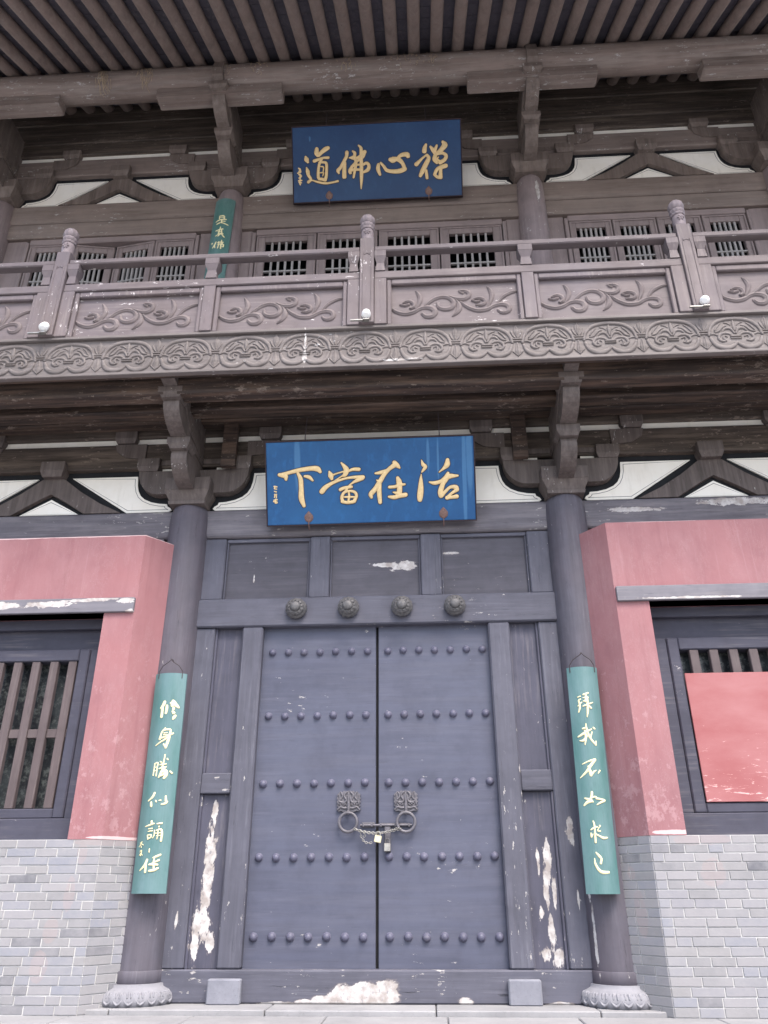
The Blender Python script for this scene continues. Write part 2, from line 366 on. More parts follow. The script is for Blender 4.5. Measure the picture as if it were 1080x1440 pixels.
def stone(name, a, b, sc=1.):
    t = NT(name); n1 = t.noise(t.pos((sc, sc, sc)), 3, 8, .68); n2 = t.noise(t.pos((sc, sc, sc)), 38, 5, .7); n3 = t.noise(t.pos(), .8, 3)
    c = t.mix(t.ramp(n1, [(.3, 0), (.72, 1)]), a, b)
    c = t.mix(t.math('MULTIPLY', t.ramp(n2, [(.55, 0), (.72, 1)]), .4), c, sc3(a, .6))
    oi = t.n('ShaderNodeObjectInfo').outputs['Random']
    c = t.mix(t.math('MULTIPLY', oi, .25), c, sc3(a, .8))
    c = t.mix(t.math('MULTIPLY', t.ramp(n3, [(.5, 0), (.7, 1)]), .3), c, sc3(b, 1.1))
    return t.fin(c, .85, t.math('ADD', n1, t.math('MULTIPLY', n2, .4)), .4, .008, spec=.2)
M['mortar'] = stone('lime_mortar', (.38, .38, .38, 1), (.52, .52, .51, 1))
M['slab'] = stone('paving_stone', (.21, .21, .22, 1), (.29, .29, .30, 1))
M['court'] = stone('courtyard_stone', (.27, .27, .265, 1), (.34, .34, .33, 1))
M['block_stone'] = stone('blue_grey_stone', (.15, .155, .185, 1), (.25, .255, .29, 1))
M['lotus'] = stone('carved_grey_stone', (.165, .165, .185, 1), (.26, .26, .285, 1))
def whitep():
    t = NT('white_lime_panel'); n1 = t.noise(t.pos(), 2.5, 6, .65); n2 = t.noise(t.pos((6, 6, 1)), 2, 5)
    c = t.mix(t.ramp(n1, [(.35, 0), (.7, 1)]), (.78, .75, .68, 1), (.86, .84, .79, 1))
    c = t.mix(t.math('MULTIPLY', t.ramp(n2, [(.58, 0), (.78, 1)]), .3), c, (.50, .47, .40, 1))
    return t.fin(c, .85, n1, .2, .01, spec=.2)
M['white'] = whitep()
def simple(name, col, rough=.6, spec=.3, metal=0, var=.2, scale=12, bump=.2):
    t = NT(name); n1 = t.noise(t.pos(), scale, 6, .65)
    c = t.mix(t.ramp(n1, [(.35, 0), (.7, 1)]), sc3(col, 1-var), sc3(col, 1+var))
    return t.fin(c, rough, n1, bump, .004, spec, metal)
M['black'] = simple('black_outline_paint', (.012, .013, .016, 1), .8)
M['line'] = simple('dark_line_paint', (.12, .12, .13, 1), .8)
M['iron'] = simple('weathered_iron', (.115, .112, .115, 1), .55, .4, .2, .3, 30, .5)
M['iron_dk'] = simple('painted_iron', (.115, .11, .125, 1), .5, .4, .15, .25, 30, .4)
M['brass'] = simple('brass', (.80, .72, .48, 1), .3, .5, .7, .1, 20, .1)
M['steel'] = simple('dull_steel', (.33, .32, .30, 1), .4, .5, .6, .2, 25, .2)
M['rust'] = simple('rusty_fitting', (.19, .115, .10, 1), .6, .4, .1, .3, 60, .4)
M['wire'] = simple('dark_wire', (.05, .04, .045, 1), .6)
M['spot_white'] = simple('white_plastic', (.80, .80, .80, 1), .35, .5, 0, .04)
M['spot_glass'] = simple('lamp_lens', (.55, .57, .6, 1), .12, .6, 0, .05)
M['gold'] = simple('gilt_lettering', (.78, .58, .30, 1), .45, .5, .1, .10, 40, .15)
M['gold_pale'] = simple('pale_gilt_lettering', (.76, .68, .40, 1), .5, .4, 0, .12, 40, .15)
M['gold_edge'] = simple('dark_edge_paint', (.045, .03, .035, 1), .7)  # dark colour of the letter rims and plaque edge strips
M['dark_room'] = simple('unlit_interior', (.02, .02, .022, 1), .9)
M['straw'] = simple('dry_straw', (.42, .33, .24, 1), .9)
M['roof'] = simple('grey_roof_tile', (.09, .09, .095, 1), .8)
def signm(name, a, b, streaks):
    t = NT(name); n1 = t.noise(t.pos((1, 1, 1)), 1.6, 6, .6); n2 = t.noise(t.pos(), 9, 6, .7); v = t.noise(t.pos((14, 14, .9)), 1, 5, .6)
    c = t.mix(t.ramp(n1, [(.3, 0), (.72, 1)]), a, b)
    c = t.mix(t.math('MULTIPLY', t.ramp(n2, [(.5, 0), (.75, 1)]), .22), c, sc3(b, 1.5))
    c = t.mix(t.math('MULTIPLY', t.ramp(v, [(.56, 0), (.72, 1)]), .20), c, sc3(b, 1.9))
    sm = t.patches(streaks, .35, 8, sc=(1, 1, .2), soft=.5)
    c = t.mix(t.math('MULTIPLY', sm, .35), c, (.12, .30, .52, 1))
    return t.fin(c, .5, n2, .12, .004, spec=.35)
M['sign_low'] = signm('blue_lacquer', (.012, .075, .205, 1), (.019, .105, .26, 1), [(-.85, 5.3, .03, .25), (.62, 5.35, .014, .15), (.73, 5.3, .010, .18), (1.02, 5.1, .02, .5), (1.08, 5.3, .03, .3)])
M['sign_up'] = signm('dark_blue_lacquer', (.017, .045, .120, 1), (.025, .066, .155, 1), [(-.9, 10.5, .012, .03)])
def green(name, a, b):
    t = NT(name); n1 = t.noise(t.pos((3, 3, .9)), 1.8, 6, .6); n2 = t.noise(t.pos((1, 1, .4)), 18, 6, .7)
    c = t.mix(t.ramp(n1, [(.32, 0), (.7, 1)]), a, b)
    c = t.mix(t.math('MULTIPLY', t.ramp(n2, [(.55, 0), (.75, 1)]), .35), c, sc3(a, .6))
    return t.fin(c, t.math('ADD', t.math('MULTIPLY', n1, .15), .3), n2, .12, .004, spec=.5)
M['green'] = green('green_lacquer', (.056, .140, .136, 1), (.115, .195, .208, 1))
M['green_up'] = green('dark_green_lacquer', (.048, .140, .120, 1), (.120, .205, .205, 1))
M['red_board'] = None
def redb():
    t = NT('scuffed_red_board'); n1 = t.noise(t.pos((.7, 1, 1.6)), 2.2, 6, .6)
    c = t.mix(t.ramp(n1, [(.3, 0), (.72, 1)]), (.255, .075, .078, 1), (.32, .135, .140, 1))
    sc_ = t.noise(t.pos((5, 5, 26)), 1.3, 9, .72, .6)
    z = t.n('ShaderNodeSeparateXYZ'); t.l(t.pos(), z.inputs[0])
    low = t.math('MULTIPLY', t.math('SUBTRACT', 2.35, z.outputs[2]), .12)
    mk = t.math('DIVIDE', t.math('SUBTRACT', t.math('ADD', sc_, t.math('MINIMUM', low, .09)), .64), .04, True)
    c = t.mix(t.math('MULTIPLY', mk, .75), c, (.72, .50, .48, 1))
    return t.fin(c, .55, sc_, .2, .004, spec=.35)
M['red_board'] = redb()
def glassy():
    t = NT('glass_dust_and_reflections'); n = t.noise(t.pos(), 16, 8, .75); n2 = t.noise(t.pos((1, 1, 1), (3, 3, 3)), 2.2, 4)
    c = t.mix(t.ramp(n, [(.45, 0), (.68, 1)]), (.018, .020, .024, 1), (.085, .095, .092, 1))  # dust and faint reflections both painted as pale mottling on dark panes
    c = t.mix(t.ramp(n2, [(.55, 0), (.6, .5)]), c, (.05, .06, .065, 1))
    return t.fin(c, t.math('MULTIPLY', n, .5), n, .15, .004, spec=.5)
M['glass'] = glassy()

# lettering, traced as brush strokes: x, height, half width in mm on each board
STROKES = {'UP':[[[-999,105,17,-988,71,34,-969,32,17],[-991,-45,10,-976,-96,27,-966,-152,22,-934,-210,19,-969,-247,22],[-969,-250,17,-918,-227,10,-840,-253,15,-728,-277,17,-627,-269,14,-554,-255,17],[-839,209,28,-843,153,33,-830,119,22],[-682,218,28,-716,203,33,-773,161,28,-813,119,22],[-877,44,25,-820,63,20,-753,82,16,-680,82,20],[-770,61,15,-799,23,19,-817,-37,20,-827,-126,20,-827,-192,22],[-810,18,15,-754,21,17,-710,2,20,-707,-87,20,-715,-176,22,-733,-230,25],[-789,-38,8,-750,-51,11,-758,-118,7],[-803,-127,8,-753,-129,11,-765,-173,7],[-816,-215,20,-777,-217,22,-733,-236,20]],[[-416,144,26,-423,88,24,-464,13,24,-510,-63,22,-545,-106,28,-535,-145,13],[-453,1,26,-458,-99,28,-460,-199,30],[-332,156,13,-304,127,22,-317,83,19,-384,64,9],[-379,64,8,-307,49,19,-239,79,19,-165,137,28],[-171,131,28,-195,66,22,-274,14,19,-337,-49,19,-378,-114,26,-373,-147,22],[-306,83,22,-291,-7,22,-311,-117,20,-330,-216,14],[-246,230,13,-214,189,22,-216,89,24,-215,-66,26,-219,-221,24,-228,-376,8],[-198,-45,17,-141,-20,22,-109,-60,23,-127,-115,27,-183,-145,17],[-354,-59,16,-275,-41,14,-197,-34,17],[-372,-120,22,-322,-105,20,-233,-110,17]],[[25,-50,22,18,-111,28,43,-190,19],[59,-29,17,102,-81,20,139,-133,24,222,-154,28,322,-153,33,389,-129,33],[389,-129,31,369,-61,25,326,-4,31,271,21,28],[193,14,28,226,7,44,271,16,33],[293,26,20,350,67,28,427,74,33,443,46,28]],[[696,194,20,678,151,29,672,107,33],[557,-70,31,602,-28,22,659,24,15,703,55,14],[709,50,20,730,4,27,695,-66,33,643,-163,33,608,-233,24],[692,-165,17,696,-221,22,701,-271,20],[761,163,17,793,117,28,814,72,20],[845,175,17,827,127,22,820,83,17],[934,221,22,960,181,39,915,122,33,858,70,28],[858,59,20,924,67,22,973,31,24,955,-23,26,888,-64,28],[824,38,28,807,-16,26,844,-62,22],[868,14,8,845,-18,17,889,-42,11],[964,-112,31,897,-131,31,841,-161,25,807,-226,22],[897,-131,24,890,-197,25,888,-263,30],[812,-237,20,850,-267,22,894,-274,24]],[[-1104,-46,8,-1082,-69,12,-1111,-112,8],[-1087,-58,9,-1077,-103,10,-1122,-117,6],[-1100,-135,10,-1067,-159,11,-1102,-185,8],[-1083,-136,9,-1087,-202,10],[-1108,-224,10,-1063,-220,9],[-1083,-214,10,-1092,-247,11,-1085,-281,9],[-1103,-246,8,-1070,-253,9]]],'LO':[[[-1019,100,21,-957,87,31,-947,46,16],[-1009,100,18,-924,118,20,-798,145,23,-662,161,26,-589,153,31,-559,121,19],[-810,109,16,-782,45,25,-777,-59,26,-777,-173,31,-751,-257,19],[-732,75,14,-685,63,21,-645,25,12]],[[-455,118,10,-440,76,31,-431,39,19],[-435,70,12,-372,94,9,-299,113,9],[-317,212,9,-286,174,21,-262,132,31,-279,81,26,-310,61,10],[-241,116,12,-184,135,19,-121,133,21],[-544,-103,29,-501,-57,26,-416,-8,18,-280,34,13,-165,46,18,-77,43,23],[-437,-18,8,-374,27,7,-289,76,9],[-83,28,19,-146,9,21,-209,-25,10,-251,-60,10],[-335,-88,20,-283,-69,18,-210,-61,17],[-262,-75,15,-274,-106,15,-306,-136,16,-322,-177,18,-313,-219,20],[-295,-126,11,-242,-107,13,-180,-119,16,-156,-161,17,-183,-223,21],[-318,-224,18,-256,-236,18,-189,-228,19],[-296,-173,10,-239,-174,13,-182,-176,10],[-243,-117,11,-239,-169,13,-251,-231,13]],[[280,194,26,310,162,26,335,135,12],[65,82,12,127,90,21,201,114,18,264,158,26,295,173,26],[232,139,21,168,74,23,114,-7,26,60,-88,26,7,-149,26,11,-185,16],[108,-38,21,100,-131,26,107,-245,21],[78,4,9,104,-17,16],[311,22,19,326,-25,31,329,-97,29,321,-169,31],[216,-78,17,278,-75,18,330,-56,18,387,-52,12],[255,-136,6,306,-148,21,328,-128,10],[207,-186,13,264,-193,23,326,-180,23,393,-169,25]],[[582,215,5,599,163,21,624,136,21,592,91,13,579,75,4],[575,55,5,570,-12,19,565,-105,31,555,-187,33,551,-228,26],[873,205,21,866,154,31,829,114,17,776,72,6],[665,-36,9,721,-48,21,794,-30,21,877,19,29,980,26,12],[873,55,18,856,10,31,813,-61,26,785,-143,29,789,-189,29],[799,-189,21,841,-144,18,894,-100,17,955,-102,26,965,-128,26],[965,-133,21,902,-172,15,860,-217,23],[855,-217,23,901,-213,18,962,-205,24]],[[-1085,-28,7,-1054,-34,8],[-1070,-29,7,-1081,-54,7,-1055,-60,6],[-1081,-85,6,-1061,-91,8],[-1082,-122,6,-1072,-117,7,-1083,-153,6],[-1058,-117,6,-1062,-159,6],[-1089,-184,7,-1052,-180,7],[-1071,-174,7,-1074,-216,9,-1053,-211,8],[-1095,-199,6,-1058,-201,7]]],'LC':[[[-24,710,16,-33,682,16,-56,654,10],[-41,663,14,-39,619,14,-39,568,14],[4,672,13,5,637,14,2,602,12],[60,719,16,69,699,26,58,681,19],[43,700,13,83,687,19,115,661,10],[71,652,13,70,636,11],[65,617,10,80,604,14,71,598,8],[96,579,10,85,563,15,77,545,8]],[[14,455,8,-14,419,8,-23,388,8,-28,354,13],[-9,431,6,35,443,9,67,439,9,63,393,11,54,338,14,39,271,11],[17,302,8,39,274,11],[7,409,6,38,413,5],[6,391,6,41,393,5],[93,408,8,61,384,8,27,351,9,-21,321,7,-61,291,5],[-28,358,9,12,369,8,54,387,8]],[[-49,122,6,-50,75,7,-53,16,7],[-49,122,6,-19,128,7,-21,74,7,-21,9,7],[-45,87,4,-23,89,4],[-41,57,4,-22,57,4],[41,205,6,40,163,7,33,115,8,29,74,9],[68,166,8,72,160,8],[5,140,6,15,133,6],[6,110,6,36,115,9,61,118,6],[1,74,6,34,86,9,65,91,7],[58,91,9,32,50,13,7,-3,8],[37,62,9,69,56,12,73,20,15,58,-9,12],[20,44,7,58,44,12],[25,9,9,54,26,10],[104,52,6,121,37,9]],[[-15,-146,11,-33,-183,11,-72,-216,5],[-40,-232,11,-35,-260,12],[4,-214,6,12,-226,6],[37,-214,5,50,-211,8],[92,-174,8,97,-215,11],[61,-248,6,93,-239,10,111,-221,6]],[[-12,-397,10,-9,-421,8],[-69,-441,4,-28,-429,8,13,-415,7],[-33,-462,4,2,-457,6],[-34,-483,4,5,-478,6],[-36,-516,6,-28,-549,7],[-36,-516,5,-4,-513,7,-1,-534,7,-29,-546,6],[46,-418,6,82,-412,9],[63,-445,6,65,-439,6],[27,-475,6,29,-511,6,19,-540,4],[44,-475,5,82,-466,9,96,-499,9,94,-564,9],[40,-499,4,86,-496,5],[53,-520,4,88,-517,4],[59,-469,6,61,-511,6,58,-549,4]],[[-1,-634,6,-1,-658,6],[-12,-724,10,-28,-768,12,-73,-813,5],[-19,-768,10,-17,-825,11],[102,-682,9,72,-696,10,41,-707,5],[54,-710,7,52,-739,8],[35,-756,6,95,-728,9],[13,-765,7,48,-762,11,87,-765,8],[52,-739,9,57,-780,9,61,-808,9],[20,-817,9,61,-811,11,94,-794,9]],[[-105,-581,3,-81,-572,3],[-90,-572,3,-100,-598,3,-111,-613,2],[-92,-587,3,-67,-599,3],[-92,-604,3,-87,-619,3],[-93,-645,3,-77,-643,3,-78,-663,3],[-95,-657,2,-79,-654,2],[-97,-686,2,-84,-669,3,-65,-684,2],[-87,-669,3,-84,-689,2]]],'RC':[[[-65,706,5,-41,715,6],[-44,685,7,-59,675,7,-56,642,8],[-71,622,5,-34,655,6],[-52,649,8,-57,602,9,-71,563,5],[-13,728,7,36,744,9],[14,735,9,11,701,11,3,661,9],[-16,698,5,30,701,8],[-17,665,5,20,671,8],[23,694,9,20,641,10,15,581,11,2,516,5],[-25,618,6,16,631,8,71,653,5],[28,621,8,48,601,11]],[[-18,451,5,-17,406,9,-2,341,10,25,290,10,53,261,10],[53,257,10,60,289,5],[31,373,6,13,328,7],[49,414,8,58,405,9],[-50,406,8,-33,412,8],[-100,333,6,-48,361,11,28,399,6],[-36,387,8,-32,329,11,-47,259,5],[-88,297,5,-56,297,11,-18,341,6]],[[-90,83,3,-32,107,7,27,122,10],[27,119,13,-11,76,13,-55,21,11,-119,-37,4],[-38,58,11,-30,20,14,-25,-17,13],[-25,-17,11,8,14,8,28,26,4],[63,23,8,44,-2,4]],[[-35,-168,11,-40,-198,11,-50,-222,9],[-100,-218,6,-58,-234,14,-38,-249,9],[-41,-246,10,-79,-251,13,-113,-278,7],[-57,-222,7,-17,-207,8,1,-213,7],[0,-222,9,37,-228,9,73,-238,11],[72,-244,9,33,-258,8,-1,-276,4]],[[-52,-417,7,-46,-446,8,-47,-504,8,-52,-591,9],[-79,-487,5,-49,-470,8,-23,-464,7],[-3,-452,4,9,-453,4,-13,-476,4,-22,-499,5,0,-499,6],[-82,-516,6,-83,-550,7,-67,-522,4],[-40,-525,6,-8,-542,8,21,-557,11,58,-554,7]],[[-58,-676,6,-37,-702,11,-19,-727,10,-27,-763,10],[-76,-724,4,-75,-766,9,-54,-811,12,-21,-836,14,34,-836,10]]],'UC':[[[-54,661,7,-53,611,9],[-54,661,7,8,657,10,13,607,9],[-49,636,6,4,632,6],[-101,564,7,-48,585,9,38,597,10],[-17,592,9,-18,533,10],[-14,558,6,29,560,7],[-84,513,8,-42,527,10],[-30,534,7,20,519,9,68,503,9]],[[-23,451,7,-26,418,9],[-85,389,7,-37,402,9,11,416,9],[-32,410,9,-42,320,9],[-7,409,9,7,317,9],[-53,370,6,3,367,7],[-49,337,6,6,334,7],[-79,290,7,-41,312,9,19,325,9],[-44,280,6,-28,303,8],[8,309,9,39,271,9]],[[-123,175,13,-119,167,13],[-62,179,9,-79,128,11,-105,85,7],[-78,120,9,-71,79,8],[-40,166,6,32,178,9],[21,170,8,30,138,8],[-37,134,7,42,137,9],[42,133,9,39,97,9,21,98,6],[-23,181,7,-21,125,9,-30,61,7],[14,211,6,11,139,9,10,59,9]],[[-60,-69,11,-7,-60,13],[-52,-89,11,8,-92,18],[-6,-68,11,14,-124,13]]]}

RX0, RDX = 0.0, 0.3007
# ============================================================ GROUND
GZ = 0.035                                   # top of the terrace in front of the hall
MB().box(-400, 400, -400, 400, -1.0, -0.72, 0).build('courtyard_ground', M['court'], kind='structure')
ter = MB().box(-9, 9, -3.2, 9, -0.72, GZ-0.05, 0).build('terrace', M['mortar'], kind='structure')
G2 = .075                                    # threshold slab, one low step up
for y0, y1, wd, off in ((-.435, .45, 1.45, .3), (-.905, -.447, 1.05, .8), (-1.5, -.917, 1.2, .2), (-2.1, -1.512, 1.0, .6), (-2.68, -2.112, 1.2, 0), (-3.24, -2.692, 1.5, .4)):
    x = -8.9-off
    while x < 9:
        w_ = wd*random.uniform(.9, 1.1)
        a, b = max(x, -9), min(x+w_-.008, 9)
        if b-a > .1:
            top = G2 if y1 > 0 else GZ
            MB().box(a, b, y0, y1, GZ-.06, top-random.uniform(0, .003), .008).build('paving_slab', M['slab'], ter)
        x += w_
for i, z in enumerate((-.16, -.35, -.54)):
    MB().box(-3.2, 3.2, -3.24-.35*(i+1), -3.24-.35*i-.002, -.72, z, .01).build('stone_step', M['slab'], kind='structure')

# ============================================================ THE HALL
hall = thing('temple_hall', (0, 0.6, GZ), 'two storey timber temple hall with grey purple columns, white panels and raftered eave', 'temple')
ZL, ZU = 4.95, 10.02            # tops of the architraves of the two storeys
UX = 0.045                      # upper storey sits a little to the right
CX = {0: [-5.58, -2.15, 2.15, 5.58], 1: [-5.50, -2.14+UX, 2.14+UX, 5.60]}

# columns with lotus bases
def lotus_base(cx):
    m = MB(); n = 23
    def rf(a, h): return 1+.035*abs(math.sin(a*n/2)) if h < G2+.12 else 1
    prof = [(.325, G2-.01), (.338, G2+.004), (.352, G2+.025), (.354, G2+.05), (.345, G2+.085), (.318, G2+.115), (.290, G2+.13), (.276, G2+.14), (.270, G2+.162)]
    m.lathe(prof, (cx, 0, 0), 104, rfun=rf)
    for k in range(n):
        a = 2*math.pi*k/n
        if math.sin(a) > .3: continue
        # one petal: a raised arched rim and a swelling
        def to3(u, v, h, a=a):
            t_ = (v-G2-.015)/.12; r = .356-.022*max(0, t_)**2*2+h
            b = a+u/.345
            return (cx+r*math.cos(b), r*math.sin(b), v)
        m.stroke([(-.048, G2+.105, .007), (-.040, G2+.055, .009), (0, G2+.020, .011), (.040, G2+.055, .009), (.048, G2+.105, .007)], to3, .016, step=.03)
        m.stroke([(-.017, G2+.075, .011), (-.017, G2+.10, .014)], to3, .016, step=.03)
        m.stroke([(.017, G2+.075, .011), (.017, G2+.10, .014)], to3, .016, step=.03)
    return m
cols = {}
for s_ in (0, 1):
    for i, cx in enumerate(CX[s_]):
        r = .233 if s_ == 0 else .20
        z0 = .236 if s_ == 0 else 6.35
        z1 = (ZL if s_ == 0 else ZU)+.035
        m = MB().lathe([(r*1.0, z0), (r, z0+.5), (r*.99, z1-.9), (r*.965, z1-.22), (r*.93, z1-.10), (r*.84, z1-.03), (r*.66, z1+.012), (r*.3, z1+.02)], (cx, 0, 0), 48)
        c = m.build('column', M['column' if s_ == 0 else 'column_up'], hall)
        cols[s_, i] = c
        if s_ == 0:
            MB().lathe([(r+.012, .236), (r+.016, .24), (r+.016, .325), (r+.010, .335)], (cx, 0, 0), 48).build('foot_band', M['column'], c)
            lotus_base(cx).build('lotus_base', M['lotus'], c)

def rounded_beam(x0, x1, yf, yb, z0, z1, r=.05):
    """beam with softly rounded front edges, seen in section in the yz plane"""
    p = [(yf+r-r*math.cos(math.radians(a)), z1-r+r*math.sin(math.radians(a))) for a in (0, 30, 60, 90)]
    q = [(yf+r-r*math.cos(math.radians(a)), z0+r-r*math.sin(math.radians(a))) for a in (90, 60, 30, 0)]
    poly = q+p+[(yb, z1), (yb, z0)]
    return MB().prism(poly, x0, x1, 'yz')
for s_ in (0, 1):
    Z = ZL if s_ == 0 else ZU; cs = CX[s_]
    ma = M['arch'] if s_ == 0 else M['arch_up']
    for i in range(3):
        a, b = cs[i]+.17, cs[i+1]-.17
        rounded_beam(a, b, -.045, .18, Z-.36, Z-.004, .045).build('architrave', ma, hall)
        if s_ == 1:
            rounded_beam(a, b, -.03, .16, Z-.64, Z-.372, .015).build('lower_tie_beam', M['arch_up'], hall)
    for x0, x1 in ((cs[0]-1.3, cs[0]-.17), (cs[3]+.17, cs[3]+1.3)):
        rounded_beam(x0, x1, -.045, .18, Z-.36, Z-.004, .045).build('architrave', ma, hall)

# white infill panels with their black borders, inverted V struts
def curve_edge(h):
    """outline of the white field beside a bracket arm: (dx, dz) from column axis / architrave top"""
    return [(.275, .012), (.245, .035), (.262, .062), (.30, .085), (.31, .115), (.40, .122), (.50, .145), (.585, .185), (.64, .235), (.675, .30), (.695, .38), (.705, h)]
def inset(poly, d):
    n = len(poly); out = []; A = sum(poly[i][0]*poly[(i+1) % n][1]-poly[(i+1) % n][0]*poly[i][1] for i in range(n))
    sg = 1 if A > 0 else -1
    for i in range(n):
        p0, p1, p2 = Vector(poly[i-1]), Vector(poly[i]), Vector(poly[(i+1) % n])
        e1 = (p1-p0).normalized(); e2 = (p2-p1).normalized()
        n1 = Vector((-e1.y, e1.x))*sg; n2 = Vector((-e2.y, e2.x))*sg
        b = (n1+n2); k_ = max(.45, b.length_squared/2) if b.length > 1e-6 else 1
        out.append(tuple(p1+b/(k_ if k_ > 0 else 1)*d/ (1 if True else 1)))
    return out
def ribbon(poly, w, y):
    a, b = inset(poly, .028), inset(poly, .028+w); n = len(poly); m = MB()
    vs = [(x, y, z) for x, z in a]+[(x, y, z) for x, z in b]
    m.add(vs, [(i, (i+1) % n, (i+1) % n+n, i+n) for i in range(n)])
    return m
def place(poly, x0, Z, mir): return [((x0-x if mir else x0+x), Z+z) for x, z in poly]
H1 = .50
for s_ in (0, 1):
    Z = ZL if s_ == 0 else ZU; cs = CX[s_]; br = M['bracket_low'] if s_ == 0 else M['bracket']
    # backing wall of the bracket zone
    MB().box(cs[0]-1.3, cs[3]+1.3, .030, .30, Z-.05, Z+2.4 if s_ else Z+1.35, 0).build('bracket_zone_wall', M['black'], hall)
    for i in range(3):
        xm = (cs[i]+cs[i+1])/2; V = xm-cs[i]
        for mir in (False, True):
            x0 = cs[i+1] if mir else cs[i]
            e = curve_edge(H1-.005)
            poly = e+[(V-.21, H1-.005), (V-.935, .012)]
            if mir: pass
            P = place(poly, x0, Z, mir)
            w = MB().prism(P, .012, .033).build('white_panel', M['white'], hall)
            ribbon(P, .006, .0105).build('painted_line', M['line'], w)
        tri = [(xm-.355, Z+.012), (xm+.355, Z+.012), (xm, Z+.215)]
        w = MB().prism(tri, .012, .033).build('white_panel', M['white'], hall)
        ribbon([(xm-.355, Z+.012), (xm+.355, Z+.012), (xm, Z+.215)], .006, .0105).build('painted_line', M['line'], w)
        st = hall
        leg = []
        for sgn in (-1, 1):
            o_ = [(xm+sgn*u, Z+z) for u, z in ((.875, .0), (.62, .125), (.36, .29), (.13, .47), (0, .50))]
            i_ = [(xm+sgn*u, Z+z) for u, z in ((0, .268), (.10, .215), (.28, .105), (.44, 0))]
            MB().prism(o_+i_, -.030+(.001 if sgn > 0 else 0), .029).build('v_strut', br, hall)
        m = MB().frustum((xm, -.01), .115, .09, Z+H1-.03, .145, .12, Z+H1+.045)
        m.box(xm-.145, xm+.145, -.13, .11, Z+H1+.0455, Z+.665, .006)
        m.build('strut_block', br, hall)
    # second tier: beam, white slits, blocks, upper stack
    for i in range(-1, 4):
        a = cs[i]+.0 if i >= 0 else cs[0]-1.3
        b = cs[i+1] if i < 3 else cs[3]+1.3
        if i == -1: a, b = cs[0]-1.3, cs[0]
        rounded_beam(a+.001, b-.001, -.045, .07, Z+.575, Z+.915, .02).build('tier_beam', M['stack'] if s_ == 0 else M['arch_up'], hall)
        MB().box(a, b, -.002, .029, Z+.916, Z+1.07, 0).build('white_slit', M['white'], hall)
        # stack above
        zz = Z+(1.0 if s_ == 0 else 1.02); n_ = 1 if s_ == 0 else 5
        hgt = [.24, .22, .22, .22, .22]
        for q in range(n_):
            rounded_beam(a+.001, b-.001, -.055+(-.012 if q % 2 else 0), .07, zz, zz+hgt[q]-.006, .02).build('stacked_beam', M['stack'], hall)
            zz += hgt[q]

